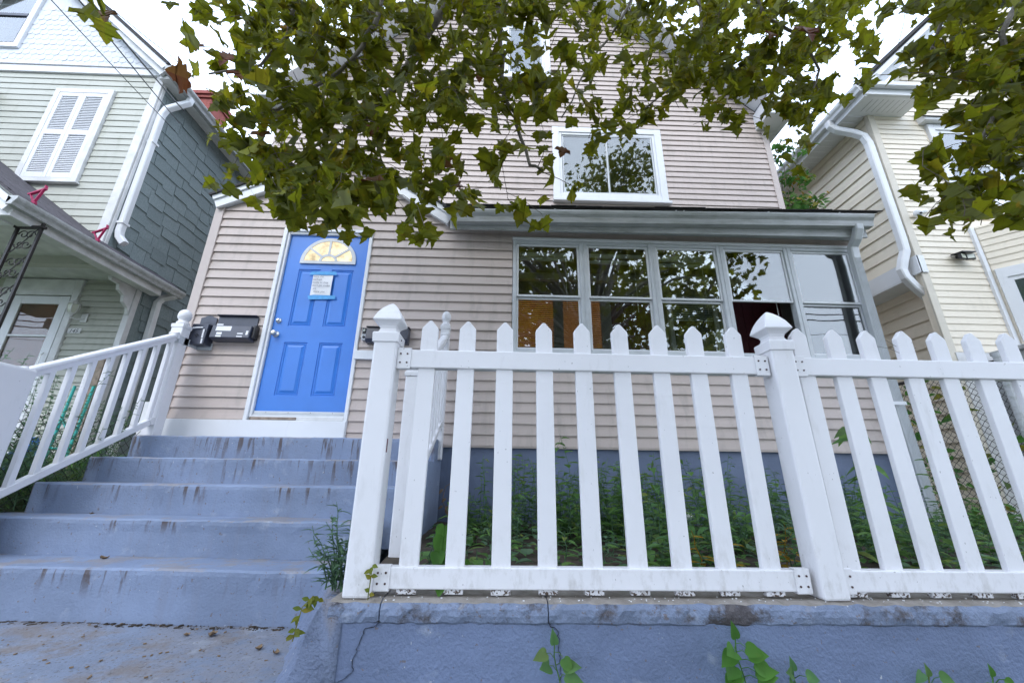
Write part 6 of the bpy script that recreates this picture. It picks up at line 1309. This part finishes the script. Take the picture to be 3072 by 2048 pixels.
(3.96,2.27,4.15,2), (3.85,2.15,4.05,2), (3.88,2.29,4.07,2), (3.17,1.86,3.6,2), (3.88,2.3,4.16,2), (3.35,1.92,3.7,2), (-1.62,2.1,3.55,2),
(-2,2.6,3.78,2), (-1.73,2.18,3.6,2), (-1.86,2.33,3.63,2), (-1.7,2.15,3.57,2), (-2.17,2.48,3.94,2), (-1.36,1.96,3.4,2), (-1.75,2.62,3.8,2),
(-1.4,2.16,3.43,2), (-1.95,2.69,4.04,2), (-1.67,2.43,3.64,2), (-1.43,2.18,3.6,2), (-1.43,1.99,3.35,2), (-1.35,2.11,3.53,2), (-1.5,2.08,3.34,2),
(-1.62,2.3,3.56,2), (-1.09,1.92,3.21,2), (-1.27,2.48,3.77,2), (-1.39,2.39,3.74,2), (-1.4,2.38,3.6,2), (-1.58,2.66,4,2), (-1.04,2.08,3.42,2),
(-1.25,2.33,3.72,2), (-1.17,2.28,3.57,2), (-1.05,2.12,3.42,2), (-1.01,1.96,3.44,2), (-0.98,2.47,3.85,2), (-1.1,2.3,3.79,2), (-1.02,2.29,3.64,2),
(-0.83,2.02,3.29,2), (-0.94,2.4,3.73,2), (-1.17,2.64,3.89,2), (-1.01,2.67,4,2), (-0.91,2.4,3.78,2), (-0.97,2.62,4.14,2), (-1,2.31,3.61,2),
(-0.84,2.55,4.05,2), (-0.56,2.45,3.72,2), (-0.83,2.7,3.97,2), (-0.51,2.04,3.35,2), (-0.69,2.61,3.88,2), (-0.49,2,3.39,2), (-0.41,2.19,3.45,3),
(-0.51,2.63,3.98,3), (-0.42,2.05,3.57,3), (-0.02,1.96,3.4,3), (-0.04,2.04,3.39,3), (0.3,2.6,4.17,3), (0.29,2.42,3.81,3), (0.71,2.5,4.03,3),
(0.62,2.41,3.9,3), (2.9,3.08,4.68,2), (2.8,3.06,4.38,2), (2.46,1.77,3.33,3), (2.53,1.86,3.31,3), (3.04,2,3.51,2), (3.23,2.1,3.67,2),
(3.45,2.22,3.78,2), (2.92,1.93,3.41,2), (2.72,1.82,3.37,2), (2.86,1.82,3.26,2), (3.14,1.97,3.62,2), (2.77,1.81,3.45,2), (4.03,2.28,3.98,2),
(2.92,1.77,3.29,2), (3.77,2.16,3.87,2), (3.21,1.97,3.49,2), (3.26,1.85,3.49,2), (2.99,1.76,3.21,2), (3.33,1.96,3.64,2), (3.5,2.17,3.61,2),
(3.12,1.8,3.32,2), (2.88,1.75,3.32,2), (-2.02,2.44,3.42,3), (-1.69,2.19,3.22,3), (-1.58,2.37,3.38,2), (-1.36,2.02,3.07,2), (-1.67,2.63,3.73,2),
(-1.54,2.33,3.41,2), (-1.17,1.95,2.95,2), (-1.5,2.41,3.39,2), (-1.44,2.05,3.18,2), (-1.36,2.09,3.26,2), (-0.94,1.92,3.09,2), (-0.98,2,3.1,2),
(-0.97,1.92,2.96,2), (-1.06,2.06,3.22,2), (-1.23,2.15,3.17,2), (-1.3,2.41,3.56,2), (-1.04,2.15,3.21,2), (-1.17,2.35,3.38,2), (-1.12,1.99,3.14,2),
(-1.28,2.54,3.56,2), (-1.07,2.03,3.23,2), (-1.1,2,3,2), (-1.3,2.36,3.43,2), (-1.2,2.06,3.17,2), (-0.98,2.03,3.18,2), (-1.02,2.49,3.59,2),
(-0.95,2.46,3.48,2), (-0.76,1.97,3.08,2), (-0.94,2.1,3.1,2), (-0.7,1.96,3.13,2), (-0.86,2.17,3.31,2), (-0.75,1.98,3.04,2), (-0.68,1.99,3.01,2),
(-0.6,2.08,3.18,3), (-0.52,2.19,3.33,3), (-0.62,2.11,3.26,3), (-0.59,1.97,2.99,3), (-0.4,2.26,3.38,3), (-0.33,2.49,3.67,3), (-0.28,2.04,3.14,3),
(-0.39,2.19,3.21,3), (0.01,2.38,3.36,3), (0.17,1.96,3.04,2), (0.59,2.63,3.6,3), (2.37,1.8,3.16,3), (2.77,2.01,3.34,3), (2.77,2.06,3.21,3),
(2.89,2.25,3.35,3), (2.96,2,3.34,2), (2.85,1.91,3.23,2), (3.08,2.09,3.23,2), (3.31,2.25,3.37,2), (2.81,1.91,3.1,2), (3.1,2.05,3.23,2),
(3.74,2.29,3.52,2), (3.61,2.15,3.48,2), (3.84,2.28,3.57,2), (3.42,2.11,3.37,2), (3.12,1.97,3.24,2), (3.47,2.05,3.35,2), (-1.33,2.07,3.02,3),
(-1.33,2.24,3.13,3), (-1.71,2.68,3.47,3), (-1.11,2.29,2.98,3), (-1.02,2.19,3.06,3), (-1.33,2.49,3.17,3), (-1.27,2.67,3.42,3), (-0.91,2.29,3.17,3),
(-0.82,1.91,2.81,3), (-0.44,1.92,2.75,3), (-0.59,2.56,3.2,3), (-0.7,2.7,3.29,3), (-0.17,1.98,2.94,3), (0.05,2.38,3.25,2), (0.28,2.6,3.35,3),
(2.77,2.22,3.1,2), (2.87,2.01,2.93,3), (2.5,1.78,2.92,3), (2.45,1.78,2.78,3), (3.4,2.06,3.15,3), (2.75,1.76,2.83,3), (-2.74,2.36,5.72,6),
(-2.32,2.29,5.53,6), (-2.03,2.34,5.58,6), (-1.46,1.98,5.11,6), (-1.35,2.27,5.68,6), (-1.21,2.73,6.38,6), (-0.6,1.99,5.18,6), (-0.35,2.31,5.63,6),
(-0.01,2.49,6.02,6), (0.36,2.48,6.21,6), (0.78,2.62,6.48,6), (0.86,1.91,5.12,6), (1.43,2.36,6,6), (1.87,2.44,6.24,6), (1.76,1.91,5.17,6),
(2.88,2.69,6.65,6), (3.32,2.67,6.8,6), (3.91,2.79,7.01,6), (4.29,2.78,6.82,6), (4.09,2.38,6.19,6), (4.24,2.25,5.94,6), (-2.02,1.35,3.61,1),
(-1.95,1.35,3.57,1)]
BOUGHS = {
  'A': [(-0.353,2.25,5.449), (-0.537,2.3,5.092), (-0.722,2.35,4.655), (-0.905,2.4,4.313), (-1.026,2.42,4.152), (-1.136,2.45,4.028), (-1.312,2.5,3.858), (-1.565,2.55,3.667), (-1.915,2.6,3.803)],
  'B': [(-0.119,2.3,5.554), (-0.066,2.4,4.844), (-0.039,2.45,4.383), (0.074,2.5,4.121), (0.195,2.55,3.76), (0.292,2.6,3.737)],
  'C': [(-0.991,2.2,5.265), (-1.013,2.2,4.855), (-1.106,2.25,4.543), (-1.332,2.3,4.281), (-1.731,2.4,4.075), (-2.154,2.5,3.95)],
  'D': [(-1.57,2.1,5.051), (-1.663,2.2,4.58), (-1.871,2.3,4.388), (-2.331,2.4,4.403)],
  'E': [(1.478,2.9,6.731), (1.128,2.9,5.888), (0.798,2.95,5.382), (0.525,3,4.745)],
  'F': [(2.561,2.9,6.802), (2.725,2.9,6.111), (3.153,3,6.02), (3.28,3.05,5.579), (3.053,3.1,5.025)],
  'G': [(2.066,2.9,6.769), (2.069,3,6.092), (1.789,3.1,5.382), (1.387,3.1,5.007)],
  'H': [(3.832,1.9,4.998), (3.529,1.95,4.503), (3.45,2,4.059), (3.154,2.05,3.601), (2.914,2.1,3.18)],
  'I': [(3.436,1.95,5.16), (3.181,2,4.648), (3.051,2.1,4.333)],
}
RUST = [(2.456,2.3,5.048,0.17,0.3,-1,'rust_leaf'), (2.454,2.6,5.424,0.09,-0.4,-1,'rust_leaf'), (-2.507,2.4,4.726,0.09,0.2,-1,'rust_leaf'), (-2.122,2.3,4.489,0.13,-0.5,-1,'rust_leaf'), (-2.082,2.35,4.397,0.12,0.5,-0.8,'rust_leaf'), (-1.817,2.4,3.861,0.1,0.3,-1,'rust_leaf'), (-0.953,2.3,3.834,0.1,-0.2,-1,'rust_leaf'), (-0.223,2.3,4.381,0.09,0.1,-1,'rust_leaf'), (-2.179,1.5,3.716,0.1,0.25,-1,'tree_leaf'), (-2.092,1.5,3.705,0.09,0.5,-1,'rust_leaf'), (-2.006,1.7,4.103,0.07,0.1,-1,'tree_leaf'), (-1.648,2.2,4.674,0.11,0.2,-1,'yellow_leaf'), (0.464,2.6,3.986,0.1,-0.3,-1,'rust_leaf')]

# ================================================================= the street tree overhead
T = thing('street_tree', 'large plane tree with browning lobed leaves overhanging the fence and house', 'tree', (2.4, -1.9, -.05))
HALF = [(0, 0), (.10, -.09), (.26, -.13), (.34, -.03), (.46, -.02), (.60, .05), (.50, .15), (.49, .23), (.58, .34), (.70, .46), (.52, .47), (.44, .53), (.33, .50), (.27, .58), (.31, .70), (.20, .74), (.14, .86), (0, 1.0)]
def leaf_mesh(fold, bend, ripple, seed, coarse=False):
    rnd = random.Random(seed); m = MB(); half = HALF if not coarse else [HALF[i] for i in (0, 2, 5, 7, 9, 12, 14, 17)]
    for sgn in (1, -1):
        vs = []
        for i, (x, y) in enumerate(half):
            x2 = x*sgn*rnd.uniform(.93, 1.07); y2 = y; zz = fold*abs(x)-bend*y*y+ripple*math.sin(7*x+5*y+seed)*abs(x)
            vs.append((x2, y2, zz)); ym = min(1, max(0, y)); vs.append((0, ym, -bend*ym*ym))
        n = len(half); f = []
        for i in range(n-1):
            q = (2*i, 2*i+1, 2*i+3, 2*i+2); q = tuple(dict.fromkeys(q)); f.append(q if sgn > 0 else q[::-1])
        m.add(vs, f)
    # leaf stalk
    m.add([(-.008, 0, 0), (.008, 0, 0), (.007, -.22, .06), (-.007, -.22, .06), (.006, -.40, .16), (-.006, -.40, .16)], [(0, 1, 2, 3), (3, 2, 4, 5)])
    return m
VAR = [leaf_mesh(random.uniform(-.15, .75), random.uniform(-.15, .6), random.uniform(.1, .5), s) for s in range(12)]
VARC = [leaf_mesh(random.uniform(0, .4), random.uniform(0, .4), .2, s, True) for s in range(4)]
leaf_data = []
for v in VAR:
    me = bpy.data.meshes.new('leaf'); me.from_pydata(v.v, [], v.f); me.update(); me.polygons.foreach_set('use_smooth', [True]*len(me.polygons)); me.materials.append(M['tree_leaf']); leaf_data.append(me)
def leaf_frame(p, size, out):
    tip = Vector((out.x*.55+random.gauss(0, .38), out.y*.55+random.gauss(0, .38), -1+random.gauss(0, .35))).normalized()
    a = random.uniform(0, 6.28); nrm = Vector((math.cos(a), math.sin(a)*1.3, random.gauss(.25, .35)))
    nrm = (nrm-tip*nrm.dot(tip)); nrm = nrm.normalized() if nrm.length > 1e-3 else tip.orthogonal().normalized(); x = tip.cross(nrm)
    s = size*random.uniform(.55, 1.38)
    return Matrix(((x.x*s, tip.x*s, nrm.x*s, p.x), (x.y*s, tip.y*s, nrm.y*s, p.y), (x.z*s, tip.z*s, nrm.z*s, p.z), (0, 0, 0, 1)))
# trunk and limbs
TB = Vector((2.4, -1.9, -.05)); FORK = Vector((2.2, -1.5, 4.6))
part('trunk', MB().tube([TB, TB+Vector((-.02, .03, .5)), TB+Vector((-.06, .12, 2.2)), FORK], [.30, .23, .19, .17], 16), M['bark'], T, smooth=True)
nodes = []; rad = []; par = []          # branch network
def chain(points, parent, r0, r1):
    for i, p in enumerate(points):
        nodes.append(Vector(p)); par.append(parent); rad.append(r0+(r1-r0)*i/max(1, len(points)-1)); parent = len(nodes)-1
    return parent
limb_names = {}
def limb(pts, rs, name='limb'): part(name, MB().tube(pts, rs, 10), M['bark'], T, smooth=True)
for key, pts in BOUGHS.items():
    p0 = Vector(pts[0]); q = FORK.lerp(p0, .35)+Vector((0, 0, .5)); q2 = FORK.lerp(p0, .75)+Vector((0, 0, .38))
    big = {'A': .036, 'B': .022, 'C': .020, 'F': .020, 'H': .018}.get(key, .014)
    fine = []
    P = [Vector(v) for v in pts]
    for a, b in zip(P, P[1:]):
        for t in range(3): fine.append(a.lerp(b, t/3)+Vector((random.gauss(0, .008), random.gauss(0, .008), random.gauss(0, .008))))
    fine.append(P[-1])
    limb([FORK, q, q2]+fine, [.085, big*1.8, big*1.3]+[big*(1-.78*i/len(fine))+.0025 for i in range(len(fine))])
    chain(fine, -1, big, .004)
base_n = len(nodes)
# grow twigs outward to every leaf spray
todo = [(Vector(t[:3]), t[3]) for t in TARGETS]; sprays = []
tw = MB()
def reach(p, q): return (p-q).length+(.35 if q.z < p.z-.05 else 0)
best = [min((reach(p, q), ni) for ni, q in enumerate(nodes)) for p, n in todo]
while todo:
    ti = min(range(len(todo)), key=lambda a: best[a][0]); d, ni = best.pop(ti); p, n = todo.pop(ti); q = nodes[ni]; L = (p-q).length; k = max(2, int(L/.12))
    side = Vector((random.gauss(0, 1), random.gauss(0, 1), 0)); pts = [q]
    for i in range(1, k+1):
        t = i/k; pts.append(q.lerp(p, t)+side*.05*L*math.sin(t*math.pi)+Vector((0, 0, .06*L*math.sin(t*math.pi)))+Vector((random.gauss(0, .006), random.gauss(0, .006), random.gauss(0, .006)))*(1 if i < k else 0))
    r0 = min(.0065, rad[ni]*.8); tw.tube(pts, [r0+(.0022-r0)*i/k for i in range(k+1)], 5, cap=False)
    n0 = len(nodes); chain(pts[1:], ni, r0, .0022)
    for a, (pp, nn) in enumerate(todo):
        for b in range(n0, len(nodes)):
            e = reach(pp, nodes[b])
            if e < best[a][0]: best[a] = (e, b)
    sprays.append((pts, n))
part('twigs', tw, M['twig'], T, closed=False, kind='stuff')
allm = []
for pts, n in sprays:
    L = len(pts)
    for i in range(n+1):
        t = 1-.85*random.random()**1.3 if L > 3 else random.uniform(.2, 1); k = min(int(t*(L-1)), L-2); p = pts[k].lerp(pts[k+1], t*(L-1)-k)
        out = Vector((random.gauss(0, 1), random.gauss(0, 1), 0)); out = out.normalized()
        s = .104 if p.y < 2.65 else .112
        M4 = leaf_frame(p+out*random.uniform(.02, .10)-Vector((0, 0, random.uniform(.02, .06))), s, out); d = (p-Vector((0, 0, 1.45))).length; allm.append((s*M4.to_scale().x/d, M4))
allm.sort(key=lambda a: -a[0])
for i, (k, m4) in enumerate(allm[:285]):
    o = bpy.data.objects.new('leaf', leaf_data[i % len(leaf_data)]); COL.objects.link(o); o.parent = T; o.matrix_world = m4; o.matrix_parent_inverse = Matrix.Identity(4); o.matrix_basis = Matrix.Translation(-TB) @ m4
    if random.random() < .02:
        o.material_slots[0].link = 'OBJECT'; o.material_slots[0].material = M['rust_leaf']
for (x, y, z, sz, tx, tz, mt) in RUST:      # withered leaves among the green ones
    tip = Vector((tx, -.25, tz)).normalized(); nr = Vector((.15, -1, .2)); nr = (nr-tip*nr.dot(tip)).normalized(); xx = tip.cross(nr)
    m4 = Matrix(((xx.x*sz, tip.x*sz, nr.x*sz, x), (xx.y*sz, tip.y*sz, nr.y*sz, y), (xx.z*sz, tip.z*sz, nr.z*sz, z), (0, 0, 0, 1)))
    o = bpy.data.objects.new('leaf', leaf_data[2]); COL.objects.link(o); o.parent = T; o.matrix_basis = Matrix.Translation(-TB) @ m4; o.material_slots[0].link = 'OBJECT'; o.material_slots[0].material = M[mt]
cm_ = MB()
for i, (k, m4) in enumerate(allm[285:]):
    v = VAR[i % len(VAR)]; cm_.add([m4 @ Vector(c) for c in v.v], v.f)
part('foliage', cm_, M['tree_leaf'], T, closed=False, smooth=True, kind='stuff')
# the rest of the crown, behind and above the view
crown = MB(); cbm = MB(); cl_ = []
while len(cl_) < 110:
    c = Vector((random.uniform(-5.5, 8.5), random.uniform(-8.5, -1.2), random.uniform(3.4, 13.5)))
    q = c-Vector((2.0, -4.6, 7.8)); q.x *= .68; q.z *= .85
    if q.length < 4.8 and (c.z > 4.6 or c.y < -3.5): cl_.append(c)
for k in range(9): cl_.append(Vector((random.uniform(4.2, 7.0), random.uniform(-4.8, -3.2), random.uniform(12.8, 15.2))))
for c in cl_:
    mid = FORK.lerp(c, .5)+Vector((0, 0, .4)); cbm.tube([FORK, mid, c], [.05, .03, .008], 6, cap=False)
    for j in range(105):
        p = c+Vector((random.gauss(0, .62), random.gauss(0, .6), random.gauss(0, .55))); out = Vector((random.gauss(0, 1), random.gauss(0, 1), 0)).normalized()
        v = VARC[j % 4]; m4 = leaf_frame(p, .165, out); crown.add([m4 @ Vector(q) for q in v.v], v.f)
part('upper_crown', crown, M['tree_leaf'], T, closed=False, kind='stuff'); part('crown_limbs', cbm, M['bark'], T, closed=False)

# ================================================================= across the street (seen mirrored in the windows)
A = thing('house', 'plain white house across the street with a dark roof', 'house', (4, -17, -.3))
part('wall', MB().box(0, 9, -24, -16, -.3, 6.0).prism([(0, 6), (9, 6), (4.5, 9)], 'y', -24, -16), M['old_white'], A)
part('roof', slab_between((4.5, 9.1), (-.4, 5.8), 0, .15, -24.4, -15.6), M['roof'], A); part('roof', slab_between((4.5, 9.1), (9.4, 5.8), 0, .15, -24.4, -15.6), M['roof'], A)
for x in (1, 3.8, 6.6):
    for z in (1.0, 3.8): part('window', MB().box(x, x+1.2, -16.0, -15.96, z, z+1.5), M['glass_dark'], A)
for i, (z, y) in enumerate(((9.6, -8.2), (9.25, -8.2), (8.95, -8.2), (8.2, -8.0))):
    pts = [Vector((-60+120*t/24, y, z-.9*math.sin(math.pi*t/24)+.2)) for t in range(25)]
    single('street_cable', MB().tube(pts, .03 if i < 3 else .015, 6), M['cable'], 'black utility cable strung along the street, mirrored in the porch windows', 'cable', 'utility cables along the street')
